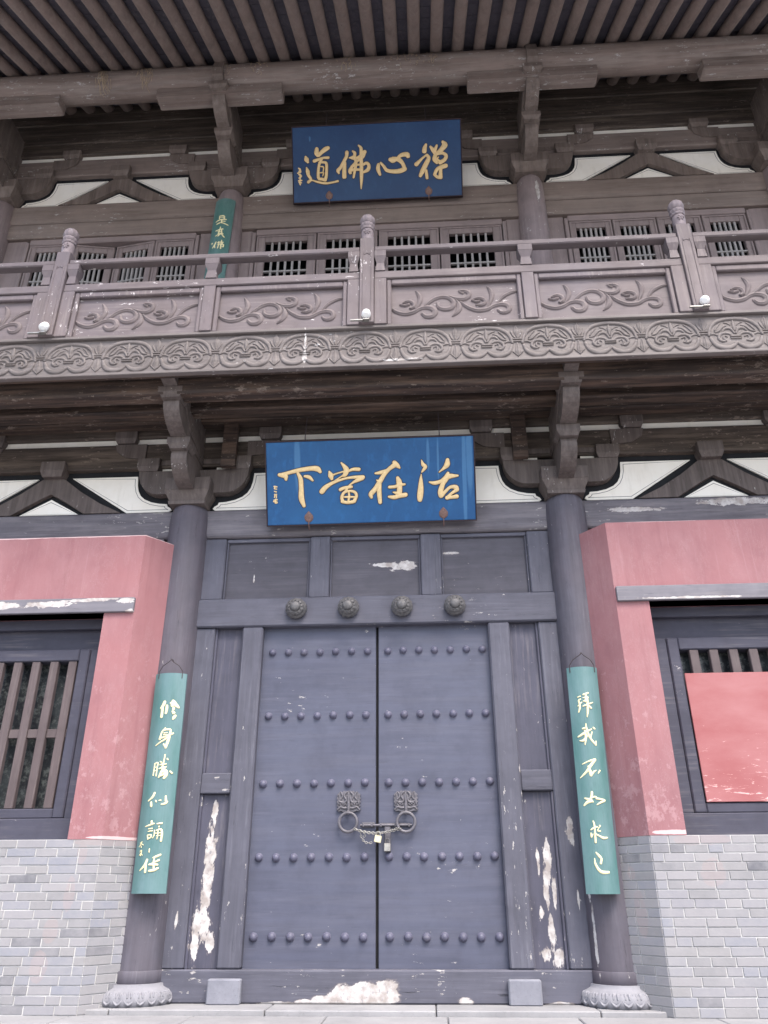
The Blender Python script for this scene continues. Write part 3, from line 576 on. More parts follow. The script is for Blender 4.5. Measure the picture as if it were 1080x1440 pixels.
# bracket sets over the columns
def profile_arm(y_in, y0, z0, y1, z1, ztop):
    """side view of a projecting arm with the curved nose (yz plane)"""
    p = [(y_in, z0)]
    for k in range(0, 8):
        t_ = k/7; a = t_*math.pi/2
        p.append((y0+(y1-y0)*math.sin(a)**.9, z0+(z1-z0)*(1-math.cos(a))**.9))
    p += [(y1+.012, z1+.04), (y1+.015, ztop), (y_in, ztop)]
    return p
def block(m, c, w, z0, z1):
    zm = z0+(z1-z0)*.42
    m.frustum(c, w*.76, w*.76, z0, w, w, zm); m.frustum((c[0], c[1]), w, w, zm, w, w, z1)
    m.frustum((c[0], c[1]), w*.78, w*.78, z0-.008, w*.80, w*.80, z0)
for s_ in (0, 1):
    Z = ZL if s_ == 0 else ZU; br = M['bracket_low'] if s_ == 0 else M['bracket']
    for cx in CX[s_]:
        T = Z+.035
        # big base block
        m = MB(); m.frustum((cx, 0), .205, .22, T-.04, .215, .225, T); m.frustum((cx, 0), .20, .215, T, .262, .265, T+.125)
        m.box(cx-.262, cx+.262, -.265, .2, T+.1255, T+.285, .007)
        base = m.build('bracket_set', br, hall, label='stepped timber bracket set on its splayed base block' if s_ == 0 else None)
        # arm lying in the wall plane, rounded underside at both ends
        arm = []
        for k in range(7): a = math.radians(90*k/6); arm.append((.40+.26*math.sin(a), .20+.30*(1-math.cos(a))))
        arm = [(-x, z) for x, z in arm[::-1]]+arm
        P = [(cx+x, Z+z) for x, z in arm]+[(cx+.66, Z+.505), (cx-.66, Z+.505)]
        MB().prism(P, -.085, .07).build('wall_arm', br, base)
        for sgn in (-1, 1):
            m = MB(); m.frustum((cx+sgn*.55, -.01), .108, .085, Z+.506, .135, .112, Z+.56); m.box(cx+sgn*.55-.135, cx+sgn*.55+.135, -.122, .10, Z+.5605, Z+.671, .005)
            m.build('small_block', br, base)
            m = MB(); m.frustum((cx+sgn*.885, -.01), .108, .07, Z+.918, .135, .09, Z+.97); m.box(cx+sgn*.885-.135, cx+sgn*.885+.135, -.10, .07, Z+.9705, Z+1.071, .005)
            m.build('small_block', br, base)
            # carved end of the longer arm on the tier beam
            pts = [(cx+sgn*.62, Z+.69), (cx+sgn*.86, Z+.72), (cx+sgn*.98, Z+.80), (cx+sgn*1.01, Z+.90), (cx+sgn*.62, Z+.90)]
            MB().prism(pts, -.068, -.05).build('arm_end', br, base)
        for sgn in (-1, 1):
            MB().box(cx+sgn*.25, cx+sgn*.41, -.01, .0, Z+.512, Z+.574, 0).build('white_slit', M['white'], base)
            MB().box(cx+sgn*.10, cx+sgn*.42, -.0625, -.0455, Z+.603, Z+.669, .004).build('wall_arm', br, base)
        # projecting arms
        aw = .088
        MB().prism(profile_arm(.05, -.30, Z+.155, -.655, Z+.40, Z+.455), cx-aw, cx+aw, 'yz').build('projecting_arm', br, base)
        m = MB(); block(m, (cx, -.60), .128, Z+.456, Z+.575); m.build('small_block', br, base)
        MB().box(cx-.075, cx+.075, -.47, .05, Z+.457, Z+.574, .004).build('arm_filler', br, base)
        MB().prism(profile_arm(.05, -.70, Z+.577, -1.09, Z+.80, Z+.835), cx-aw, cx+aw, 'yz').build('projecting_arm', br, base)
        m = MB(); block(m, (cx, -1.04), .132, Z+.836, Z+.945); m.build('small_block', br, base)
        MB().box(cx-.075, cx+.075, -.90, .05, Z+.837, Z+.944, .004).build('arm_filler', br, base)
        # rib along the side of the arms
        for sgn in (-1, 1):
            MB().prism([(-.02, Z+.60), (-.62, Z+.66), (-1.0, Z+.93), (-.86, Z+.93), (-.5, Z+.74), (-.02, Z+.66)], cx+sgn*(aw+.001), cx+sgn*(aw+.016), 'yz').build('side_rib', br, base)
        # head of the set, under the eave or the balcony
        if s_ == 0:
            MB().prism([(.05, Z+.946), (-1.10, Z+.946), (-1.30, Z+.965), (-1.345, Z+1.02), (-1.345, Z+1.15), (.05, Z+1.15)], cx-.075, cx+.075, 'yz').build('bracket_head', br, base)
        else:
            MB().prism([(.05, Z+.946), (-1.08, Z+.946), (-1.24, Z+.99), (-1.26, Z+1.10), (-1.20, Z+1.30), (-1.05, Z+1.34), (.05, Z+1.34)], cx-.072, cx+.072, 'yz').build('bracket_head', br, base)
            half = .87 if abs(cx) < 3 else 1.15
            MB().prism([(cx-half, Z+.80), (cx-half+.03, Z+.785), (cx+half-.03, Z+.785), (cx+half, Z+.80), (cx+half, Z+.955), (cx-half, Z+.955)], -1.09, -.88).build('eave_support', M['purlin'], base)
# boards standing beside the middle bracket sets, under the balcony
for x in (-1.72, 1.69):
    MB().prism([(x-.085, 5.44), (x+.085, 5.44), (x+.085, 6.3), (x-.085, 6.3)], -.20, -.125).build('upright_board', M['under'], hall)
# timbers under the balcony floor
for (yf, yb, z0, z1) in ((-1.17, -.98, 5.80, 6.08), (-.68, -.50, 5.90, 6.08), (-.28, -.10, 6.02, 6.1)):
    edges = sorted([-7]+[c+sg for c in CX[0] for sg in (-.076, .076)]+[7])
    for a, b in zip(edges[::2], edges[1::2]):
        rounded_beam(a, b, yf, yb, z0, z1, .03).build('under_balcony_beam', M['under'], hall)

# eave: purlin, rafters, boards, roof
PY, PZ, PR = -1.0, 11.175, .208
m = MB(); m.tube([(-8+.4*i, PY, PZ) for i in range(41)], PR, 28); m.build('purlin', M['purlin'], hall)
SL = math.radians(30)
def rz(y): return 11.51+math.tan(SL)*(y-PY)
m = MB(); r_ = .082
pts = [(0, y, rz(y)) for y in (.06, -.5, -1.0, -1.6, -2.3, -3.1)]
m.tube(pts, r_, 14)
raf0 = None; x0 = -2.0-.2885*22
X0 = (RX0)
for k in range(46):
    x = X0+RDX*(k-20)
    if abs(x) > 6.6: continue
    if raf0 is None:
        m = MB(); m.tube([(x, p[1], p[2]) for p in pts], r_, 14); raf0 = m.build('rafter', M['rafter'], hall); rx = x
    else:
        o_ = WLOC[raf0]; dup(raf0, (o_[0]+x-rx, o_[1]+random.uniform(-.004, .004), o_[2]+random.uniform(-.004, .004)), hall)
# boards over the rafters, each plank visible as a line
cs_, sn_ = math.cos(SL), math.sin(SL); yb = .05; nb = 14
for k in range(nb):
    L = 3.15/nb; y1 = yb-k*L; y0 = y1-L+.006
    z1_, z0_ = rz(y1)+.062, rz(y0)+.062
    v = [(-7, y0, z0_), (7, y0, z0_), (7, y1, z1_), (-7, y1, z1_)]
    v += [(a, b, c+.04) for a, b, c in v]
    MB().add(v, [(0,1,2,3), (7,6,5,4), (0,4,5,1), (1,5,6,2), (2,6,7,3), (3,7,4,0)]).build('eave_board', M['board'], hall)
v = [(-7.2, -3.2, rz(-3.2)+.11), (7.2, -3.2, rz(-3.2)+.11), (7.2, 3.5, rz(3.5)+.11), (-7.2, 3.5, rz(3.5)+.11)]
v += [(a, b, c+.2) for a, b, c in v]
MB().add(v, [(0,1,2,3), (7,6,5,4), (0,4,5,1), (1,5,6,2), (2,6,7,3), (3,7,4,0)]).build('roof_slope', M['roof'], hall)
# body of the hall behind the front (dark rooms)
m = MB(); m.box(-6.8, 6.8, 3.0, 3.1, GZ, 12.9, 0); m.box(-6.9, -6.8, .1, 3.1, GZ, 12.9, 0); m.box(6.8, 6.9, .1, 3.1, GZ, 12.9, 0); m.box(-6.8, 6.8, .3, 3.0, 6.2, 6.35, 0)
m.build('rear_walls', M['dark_room'], hall)
# rain-worn straw caught on the purlin
for cx, nn, wd, hh in ((-3.72, 44, .09, .30), (-3.12, 34, .09, .26), (-2.05, 26, .10, .10), (-1.55, 16, .10, .08), (-.32, 24, .14, .12), (.5, 26, .20, .12), (.85, 16, .10, .10), (2.2, 18, .08, .12)):
    m = MB()
    for q in range(nn):
        x = cx+random.gauss(0, wd*.5); a0 = random.uniform(-.5, .9); ln = random.uniform(.25, 1)*hh/.25
        ps = []
        for j in range(5):
            a = a0-ln*j/4*.9
            ps.append((x+random.uniform(-.008, .008)+j*random.uniform(-.004, .004), PY-(PR+.006)*math.cos(a), PZ+(PR+.006)*math.sin(a)))
        m.tube(ps, .003, 3, cap=False)
    m.build('straw_tuft', M['straw'], hall, kind='stuff')

# ---------------------------------------------------------------- upper storey windows
def casement(x0, x1, z0, z1, y, hinge=None, ang=0):
    """opening leaf: frame of four pieces, upright bars, two cross bars"""
    w = x1-x0; fr = .135
    f = MB(); T = Matrix.Identity(4)
    if hinge is not None:
        T = Matrix.Translation((hinge, y, 0)) @ Matrix.Rotation(ang, 4, 'Z') @ Matrix.Translation((-hinge, -y, 0))
    def B(m, *a, b=.006): m.box(*a, b)
    root = MB()
    st = min(.13, (w-.40)/2)
    root.box(x0+.004, x0+st, y, y+.06, z0, z1, .006); root.box(x1-st, x1-.004, y, y+.06, z0, z1, .006)
    root.box(x0+st+.0005, x1-st-.0005, y+.0005, y+.059, z1-.12, z1, .006); root.box(x0+st+.0005, x1-st-.0005, y+.0005, y+.059, z0, z0+.12, .006)
    # raised outer moulding
    root.box(x0+.008, x0+.035, y-.012, y-.0005, z0, z1-.034, .004); root.box(x1-.035, x1-.008, y-.012, y-.0005, z0, z1-.034, .004)
    root.box(x0+.008, x1-.008, y-.012, y-.0005, z1-.033, z1-.006, .004)
    root.v = [tuple(T @ Vector(p)) for p in root.v]
    fo = root.build('casement', M['up_frame_v'], hall)
    a, b = x0+st, x1-st; n = 5
    for k in range(n):
        xc = a+(b-a)*(k+1)/(n+1)
        mm = MB().box(xc-.015, xc+.015, y+.012, y+.046, z0+.12, z1-.12, .003); mm.v = [tuple(T @ Vector(p)) for p in mm.v]
        mm.build('bar', M['lattice'], fo)
    for zc in (z1-.655, z1-.78, z1-1.25):
        mm = MB().box(a, b, y+.006, y+.040, zc-.014, zc+.014, .003); mm.v = [tuple(T @ Vector(p)) for p in mm.v]
        mm.build('bar', M['lattice'], fo)
WT = 9.27
for x0, x1, h_, an in ((-1.685, -.83, None, 0), (-.825, .025, None, 0), (.035, .88, None, 0), (.885, 1.75, None, 0),
                       (2.665, 3.25, None, 0), (3.255, 3.85, None, 0), (3.855, 4.455, None, 0), (4.46, 5.06, None, 0),
                       (-4.96, -4.35, None, 0), (-4.345, -3.735, -4.345, .16), (-3.73, -3.135, -3.135, -.15), (-3.13, -2.56, None, 0)):
    casement(x0, x1, 7.55, WT, .015, h_, an)
for a, b in ((-1.69, 1.755), (2.66, 5.065), (-4.965, -2.555)):
    MB().box(a-.055, a-.002, -.01, .12, 6.5, WT+.055, .008).build('window_jamb', M['up_frame_v'], hall)
    MB().box(b+.002, b+.055, -.01, .12, 6.5, WT+.055, .008).build('window_jamb', M['up_frame_v'], hall)
    MB().box(a-.001, b+.001, .0, .12, WT+.006, WT+.108, .008).build('window_head', M['up_frame'], hall)
    MB().box(a, b, .0, .12, 6.5, 7.54, .008).build('window_sill', M['up_frame'], hall)
for a, b in ((-5.35, -5.02), (-2.498, -2.24), (-1.96, -1.748), (1.812, 2.05), (2.32, 2.602), (5.122, 5.45)):
    MB().box(a, b, .02, .12, 6.5, ZU-.643, .01).build('side_board', M['up_frame_v'], hall)

# ============================================================ DOOR
door = thing('double_door', (0, 0, GZ), 'large grey blue double door with rows of domed studs, ring knockers and peeling frame', 'door')
SZ, BZ0, BZ1, TZ = .335, 3.523, 3.845, 4.549
MB().box(-1.93, 1.93, -.055, .12, G2+.001, SZ, .012).build('threshold', M['sill'], door)
for sx in (-1, 1):
    MB().box(sx*1.2, sx*1.423, -.05, .12, SZ+.001, BZ0-.001, .016).build('door_post', M['jamb_v'], door)
    MB().box(sx*1.726, sx*1.96, -.03, .12, SZ+.001, BZ0-.001, .012).build('side_stile', M['jamb_v'], door)
    MB().box(sx*1.424, sx*1.7255, -.026, .11, 1.83, 2.025, .010).build('side_rail', M['jamb_h'], door)
    MB().box(sx*1.424, sx*1.7255, .03, .09, SZ, 1.829, .004).build('side_panel', M['side_panel'], door)
    MB().box(sx*1.424, sx*1.7255, .03, .09, 2.026, BZ0-.001, .004).build('side_panel', M['side_panel'], door)
    MB().box(sx*1.70, sx*1.7255, .0, .0295, SZ, 1.829, .004).build('panel_moulding', M['side_panel'], door)
    MB().box(sx*1.70, sx*1.7255, .0, .0295, 2.026, BZ0-.001, .004).build('panel_moulding', M['side_panel'], door)
    MB().box(sx*1.69, sx*1.96, -.028, .12, BZ1, TZ+.03, .012).build('transom_post', M['jamb_v'], door)
    MB().box(sx*.506, sx*.733, -.028, .12, BZ1, TZ+.03, .012).build('transom_post', M['jamb_v'], door)
MB().box(-1.94, 1.94, -.06, .12, BZ0, BZ1-.001, .014).build('door_lintel', M['jamb_h'], door)
for a, b in ((-1.689, -.734), (-.505, .505), (.734, 1.689)):
    MB().box(a, b, .035, .09, BZ1, TZ+.03, .004).build('transom_panel', M['transom_panel'], door)
    MB().box(a+.001, b-.001, .0, .0345, TZ-.012, TZ+.03, .006).build('panel_moulding', M['jamb_h'], door)
    for q, w in ((a, .02), (b, -.02)):
        MB().box(q+(.001 if w > 0 else -.001), q+w, .004, .0345, BZ1, TZ-.013, .005).build('panel_moulding', M['jamb_v'], door)
# leaves with studs
stud0 = None
rows = [(3.255, -1.095, -.085, .130, 1.128), (2.586, -1.10, -.092, .132, 1.127), (1.924, -1.112, -.098, .133, 1.129), (1.254, -1.114, -.100, .135, 1.132), (.585, -1.118, -.104, .137, 1.134)]
for sx in (-1, 1):
    a, b = ((-1.215, .008) if sx < 0 else (.034, 1.215))
    leaf = MB().box(a, b, .045, .11, SZ-.02, BZ0+.02, .006).build('door_leaf', M['door'], door)
    for z, l0, l1, r0, r1 in rows:
        s0, s1 = (l0, l1) if sx < 0 else (r0, r1)
        for k in range(7):
            x = s0+(s1-s0)*k/6; x += random.uniform(-.003, .003); zz = z+random.uniform(-.003, .003)
            if stud0 is None:
                m = MB(); R = .037
                pr = [(R+.004, 0), (R+.003, .006)]+[(R*math.cos(math.radians(t_)), .006+.034*math.sin(math.radians(t_))) for t_ in (0, 15, 30, 45, 60, 75, 88)]
                m.lathe(pr, (x, .045, zz), 24, 'y'); stud0 = m.build('stud', M['stud'], leaf, origin=(x, .045, zz))
            else: dup(stud0, (x, .045, zz), leaf)
MB().box(.0085, .0335, .09, .12, SZ, BZ0, 0).build('leaf_gap', M['dark_room'], door)
# lintel pegs (carved rosettes)
def peg(x, z):
    m = MB()
    m.lathe([(.085, 0), (.10, .01), (.112, .035), (.108, .06), (.092, .075)], (x, -.06, z), 48, 'y', rfun=lambda a, h: 1+.05*abs(math.sin(a*7)))
    m.lathe([(.088, .070), (.090, .085), (.078, .105), (.060, .112)], (x, -.06, z), 48, 'y', rfun=lambda a, h: 1+.07*abs(math.sin(a*6+.4)))
    m.lathe([(.055, .108), (.058, .120), (.045, .138), (.025, .146), (.006, .148)], (x, -.06, z), 32, 'y')
    for k in range(12):
        a = k*math.pi/6; m.lathe([(.010, .0), (.011, .012), (.007, .022), (.001, .025)], (x+.070*math.cos(a), -.06-.095, z+.070*math.sin(a)), 8, 'y')
    return m
peg0 = peg(-.845, 3.70).build('lintel_peg', M['iron'], door, origin=(-.845, -.06, 3.70))
for x in (-.281, .294, .858): dup(peg0, (x, -.06, 3.70+random.uniform(-.004, .004)), door, rot=(0, random.uniform(-.3, .3), 0))
# stone blocks carrying the door pivots
for x0, x1 in ((-1.47, -1.17), (1.17, 1.455)):
    MB().box(x0, x1, -.135, -.056, G2-.003, .270, .012).build('pivot_stone', M['block_stone'], door)
# knockers
def knocker(cx, cz):
    W_, H_ = .115, .095; ol = []
    for k in range(0, 12):       # wavy mane outline
        pass
    pts = [(-.100, -.092), (-.118, -.070), (-.098, -.055), (-.115, -.038), (-.105, -.020), (-.118, -.004), (-.106, .012), (-.118, .028), (-.106, .045), (-.116, .062), (-.098, .078), (-.085, .092), (-.062, .084), (-.045, .098), (-.022, .086), (0, .100)]
    ol = pts+[(-x, z) for x, z in pts[::-1][1:]]+[(.075, -.086), (.045, -.098), (.02, -.088), (-.02, -.088), (-.045, -.098), (-.075, -.086)]
    P = [(cx+x, cz+z) for x, z in ol][::-1]
    m = MB().prism(P, .018, .046)
    f = lambda a, b, h: (cx+a, .018-h, cz+b)
    for s in (-1, 1):
        for q in ([(.02, .085, .010), (.045, .055, .012), (.030, .020, .012)], [(.075, .082, .008), (.060, .045, .010), (.080, .015, .010)],
                  [(.012, .05, .010), (.025, .0, .012), (.050, -.012, .012), (.085, -.002, .010)], [(.028, -.028, .006), (.055, -.012, .006), (.085, -.028, .006), (.055, -.044, .006), (.028, -.028, .006)],
                  [(.010, -.060, .012), (.045, -.062, .014), (.080, -.052, .012), (.105, -.078, .007)], [(.095, .060, .007), (.088, .02, .007), (.10, -.03, .007)]):
            m.stroke([(s*a, b, w) for a, b, w in q], f, .014, step=.01)
        m.lathe([(.011, 0), (.010, .010), (.006, .018), (.001, .020)], (cx+s*.056, .018, cz-.028), 12, 'y')
    m.stroke([(0, .07, .010), (0, .0, .015), (0, -.05, .020), (0, -.085, .016)], f, .026, step=.02)
    m.box(cx-.013, cx+.013, -.022, .018, cz-.125, cz-.085, .004)
    kn = m.build('door_knocker', M['iron_dk'], door)
    rr = MB().tube([(cx+.086*math.cos(a), -.012-.004*math.sin(a), cz-.193+.086*math.sin(a)) for a in [2*math.pi*k/40 for k in range(40)]], .0145, 12, closed=True)
    rr.build('knocker_ring', M['iron_dk'], kn); return kn
knocker(-.256, 1.752); knocker(.302, 1.750)
# bolt with its staples, and the hasp
bo = MB().tube([(-.142, .015, 1.533), (.10, .015, 1.533), (.36, .015, 1.533)], .011, 10)
bo.box(-.125, .0, .022, .045, 1.515, 1.560, .003); bo.box(.045, .345, .022, .045, 1.522, 1.552, .003)
for x in (-.11, -.03, .06, .20, .33): bo.box(x-.008, x+.008, .002, .045, 1.517, 1.549, .003)
bo.build('door_bolt', M['iron_dk'], door)
MB().box(.094, .152, .012, .045, 1.296, 1.522, .004).build('hasp', M['iron_dk'], door)

# chain and padlocks
def chain(pts, name):
    m = MB(); P = [Vector(p) for p in pts]; seg = []
    L = 0; out = [P[0]]
    for a, b in zip(P, P[1:]):
        n = max(1, int((b-a).length/.004))
        for k in range(1, n+1): out.append(a.lerp(b, k/n))
    step = 5; i = 0; q = 0
    while i+step < len(out):
        a, b = out[i], out[i+step]; t_ = (b-a).normalized(); c = (a+b)/2
        s1 = t_.cross(Vector((0, 1, 0))).normalized(); s2 = t_.cross(s1)
        sd_ = s1 if q % 2 == 0 else s2; hl = (b-a).length*.72
        lp = [c+t_*hl*math.cos(u)+sd_*.0085*math.sin(u) for u in [2*math.pi*k/12 for k in range(12)]]
        m.tube(lp, .0028, 5, closed=True); i += step; q += 1
    return m
def sag(a, b, dz, n=10): return [(a[0]+(b[0]-a[0])*t, a[1]+(b[1]-a[1])*t, a[2]+(b[2]-a[2])*t-dz*4*t*(1-t)) for t in [k/n for k in range(n+1)]]
m = chain(sag((-.185, -.020, 1.495), (.255, -.020, 1.500), .035), 'a')
m2 = chain(sag((-.195, -.030, 1.50), (.03, -.032, 1.455), .012), 'b'); m.add(m2.v, m2.f, True)
m2 = chain(sag((.03, -.032, 1.455), (.235, -.03, 1.505), .004), 'c'); m.add(m2.v, m2.f, True)
m2 = chain([(-.135, -.012, 1.485), (-.13, -.018, 1.43), (-.095, -.02, 1.38), (-.055, -.02, 1.372), (-.01, -.02, 1.38)], 'd'); m.add(m2.v, m2.f, True)
m2 = chain([(-.105, -.012, 1.475), (-.085, -.018, 1.445), (-.105, -.018, 1.425)], 'e'); m.add(m2.v, m2.f, True)
tag(m.build('chain', M['steel']), 'thin metal chain looped between the two door ring knockers', 'chain')
pb = thing('padlock', (.034, -.045, 1.375), 'small square brass padlock hanging on the chain at the door gap', 'padlock')
m = MB().box(-.033, .033, -.058, -.034, 1.376, 1.438, .004); m.v = [((x*math.cos(-.2)-(z-1.407)*math.sin(-.2))+.034, y, 1.407+x*math.sin(-.2)+(z-1.407)*math.cos(-.2)) for x, y, z in m.v]
m.build('padlock_body', M['brass'], pb)
MB().tube([(.022, -.046, 1.43), (.018, -.046, 1.455), (.030, -.046, 1.472), (.048, -.046, 1.470), (.058, -.046, 1.452), (.055, -.046, 1.43)], .005, 8).build('shackle', M['steel'], pb)
pc = thing('padlock', (.122, -.02, 1.298), 'dull grey steel padlock hanging from the hasp right of the door gap', 'padlock')
MB().box(.090, .152, -.022, .011, 1.300, 1.370, .005).build('padlock_body', M['steel'], pc)
MB().tube([(.102, -.006, 1.37), (.102, -.006, 1.395), (.111, -.006, 1.41), (.121, -.006, 1.413), (.131, -.006, 1.41), (.140, -.006, 1.395), (.140, -.006, 1.37)], .005, 8).build('shackle', M['iron'], pc)

# ============================================================ FLANK WALLS with windows
C_IN, C_OUT = (2.20, -.175), (2.454, -.494)
WZ0, WZ1, WT_ = 1.395, 4.436, 3.56
BH = (WZ0-GZ)/19
bm = MB().box(-.5, .5, -.5, .5, -.5, .5, .03).build('brick', M['brick']); BME = bm.data; bpy.data.objects.remove(bm)
# unit brick with small, real-size arrises made per length class
def brick_mesh(L):
    m = MB().box(-L/2, L/2, 0, .08, -(BH-.007)/2, (BH-.007)/2, .0025); me = bpy.data.meshes.new('brick')
    me.from_pydata(m.v, [], m.f); me.materials.append(M['brick']); return me
BM = {}
def flank(sx, lab):
    w = thing('flank_wall', (sx*3.9, -.3, GZ), lab, 'wall')
    def mir(m): m.v = [(sx*x, y, z) for x, y, z in m.v]; return m
    plan = [C_IN, C_OUT, (5.35, C_OUT[1]), (5.35, -.04), (2.22, -.04)]
    core = [(C_IN[0]+.010, C_IN[1]), (C_OUT[0]+.004, C_OUT[1]+.007), (5.35, C_OUT[1]+.007), (5.35, -.04), (2.23, -.04)]
    mir(MB().prism(core, GZ-.01, WZ0, 'xy')).build('mortar_bed', M['mortar'], w)
    m = MB(); X0, X1 = 2.778, 4.95
    m.prism([C_IN, C_OUT, (X0, C_OUT[1]), (X0, -.04), (2.22, -.04)], WZ0, WT_, 'xy')
    m.prism([(X1, -.04), (X1, C_OUT[1]), (5.35, C_OUT[1]), (5.35, -.04)], WZ0, WT_, 'xy')
    m.prism(plan, WT_, WZ1, 'xy')
    mir(m).build('plaster', M['plaster'], w)
    # filler behind the top edge
    MB().box(sx*2.42, sx*5.35, -.04, .12, WZ1-.2, 4.588, .004).build('top_board', M['arch'], w)
    # bricks, front face
    def put(cx, cy, cz, L, ang):
        key = round(L, 2)
        if key not in BM: BM[key] = brick_mesh(key)
        o = bpy.data.objects.new('brick', BM[key]); S.collection.objects.link(o); o.parent = w
        P = Vector((sx*cx, cy, cz)); o.location = P-WLOC[w]; o.rotation_euler = (random.gauss(0, .004), random.gauss(0, .0035), sx*ang)
    for k in range(19):
        z = GZ+BH*(k+.5)
        x = C_OUT[0]; first = True
        while x < 5.34:
            L = random.choice((.26, .27, .25, .27, .13, .20)) if not first else random.choice((.10, .20, .26, .16))
            first = False
            if x+L > 5.34: L = 5.34-x
            if L > .05: put(x+L/2, C_OUT[1]+random.gauss(0, .0016), z+random.gauss(0, .001), L-.007, 0)
            x += L
        # chamfer
        dx, dy = C_OUT[0]-C_IN[0], C_OUT[1]-C_IN[1]; LL = math.hypot(dx, dy); ang = math.atan2(dy, dx)
        s = LL; first = True
        while s > .02:
            L = random.choice((.13, .20, .26))
            L = min(L, s)
            c = s-L/2
            key_x, key_y = C_IN[0]+dx*c/LL, C_IN[1]+dy*c/LL
            if L > .03: put(key_x, key_y, z, L-.007, ang)
            s -= L
    # lintel board across the opening
    MB().box(sx*2.464, sx*5.34, -.530, -.30, WT_+.0, 3.715, .006).build('lintel_board', M['lintel_board'], w)
    # window
    wf = MB()
    ztop = WT_-.001
    wf.box(sx*2.70, sx*5.1, -.22, -.12, 3.24, ztop, .004)                        # board above the frame
    wo = wf.build('window', M['win_frame'], w)
    MB().box(sx*2.70, sx*5.1, -.30, -.2205, 3.455, ztop, .006).build('head_moulding', M['win_frame'], wo)
    FY = -.30
    MB().box(sx*2.70, sx*5.05, FY-.03, -.08, WZ0+.001, 1.590, .008).build('window_sill', M['win_frame'], wo)
    MB().box(sx*2.83, sx*2.945, FY+.02, -.12, 1.591, 3.24, .006).build('window_frame', M['win_frame'], wo)
    MB().box(sx*2.946, sx*3.056, FY, -.12, 1.591, 3.239, .012).build('window_frame', M['win_frame'], wo)
    MB().box(sx*3.057, sx*4.75, FY+.001, -.12, 3.115, 3.238, .010).build('window_frame', M['win_frame'], wo)
    MB().box(sx*3.057, sx*4.75, FY+.001, -.12, 1.591, 1.680, .010).build('window_frame', M['win_frame'], wo)
    MB().box(sx*4.751, sx*4.95, FY, -.12, 1.591, 3.239, .010).build('window_frame', M['win_frame'], wo)
    MB().box(sx*3.057, sx*4.75, -.15, -.142, 1.681, 3.114, 0).build('window_pane', M['glass'], wo)
    MB().box(sx*3.057, sx*4.75, -.12, -.10, 1.5, 3.3, 0).build('window_back', M['dark_room'], wo)
    k = 0; xb = 3.155 if sx > 0 else 3.074
    while xb < 4.7:
        MB().box(sx*xb, sx*(xb+.086), FY+.01, FY+.075, 1.682, 3.113, .006).build('window_bar', M['win_bar'], wo)
        if sx < 0 or True:
            nx = xb+.193
            MB().box(sx*(xb+.0865), sx*min(nx-.0005, 4.75), FY+.030, FY+.075, 2.345, 2.43, .004).build('cross_bar', M['win_bar'], wo)
        xb += .193
    MB().box(sx*3.0575, sx*((3.155 if sx > 0 else 3.074)-.0005), FY+.030, FY+.075, 2.345, 2.43, .004).build('cross_bar', M['win_bar'], wo)
    return w, wo
random.seed(21)
fl, _ = flank(-1, 'left flank wall, grey brick below faded red plaster, with a barred window')
random.seed(22)
fr, frw = flank(1, 'right flank wall, grey brick below faded red plaster, its window half boarded in red')
MB().box(3.062, 4.745, -.312, -.292, 1.684, 2.873, .004).build('window_board', M['red_board'], frw, label='scuffed red board covering the lower window')

# ============================================================ BALCONY
bal = thing('balcony', (0, -1.0, 5.9), 'purple grey wooden balcony across the upper storey with carved fascia and scroll panels', 'balcony')
FYB = -1.40
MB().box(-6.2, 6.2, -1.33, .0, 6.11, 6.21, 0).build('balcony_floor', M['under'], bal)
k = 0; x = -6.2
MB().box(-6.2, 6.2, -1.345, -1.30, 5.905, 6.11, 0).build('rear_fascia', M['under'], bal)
fas = MB().box(-6.2, 6.2, FYB+.012, -1.346, 5.93, 6.375, .004).build('fascia_board', M['fascia'], bal)
MB().box(-6.2, 6.2, FYB-.012, -1.346, 5.893, 5.9295, .006).build('fascia_lip', M['fascia'], bal)
MB().box(-6.2, 6.2, FYB-.03, -1.28, 6.3755, 6.413, .006).build('fascia_cap', M['fascia'], bal)
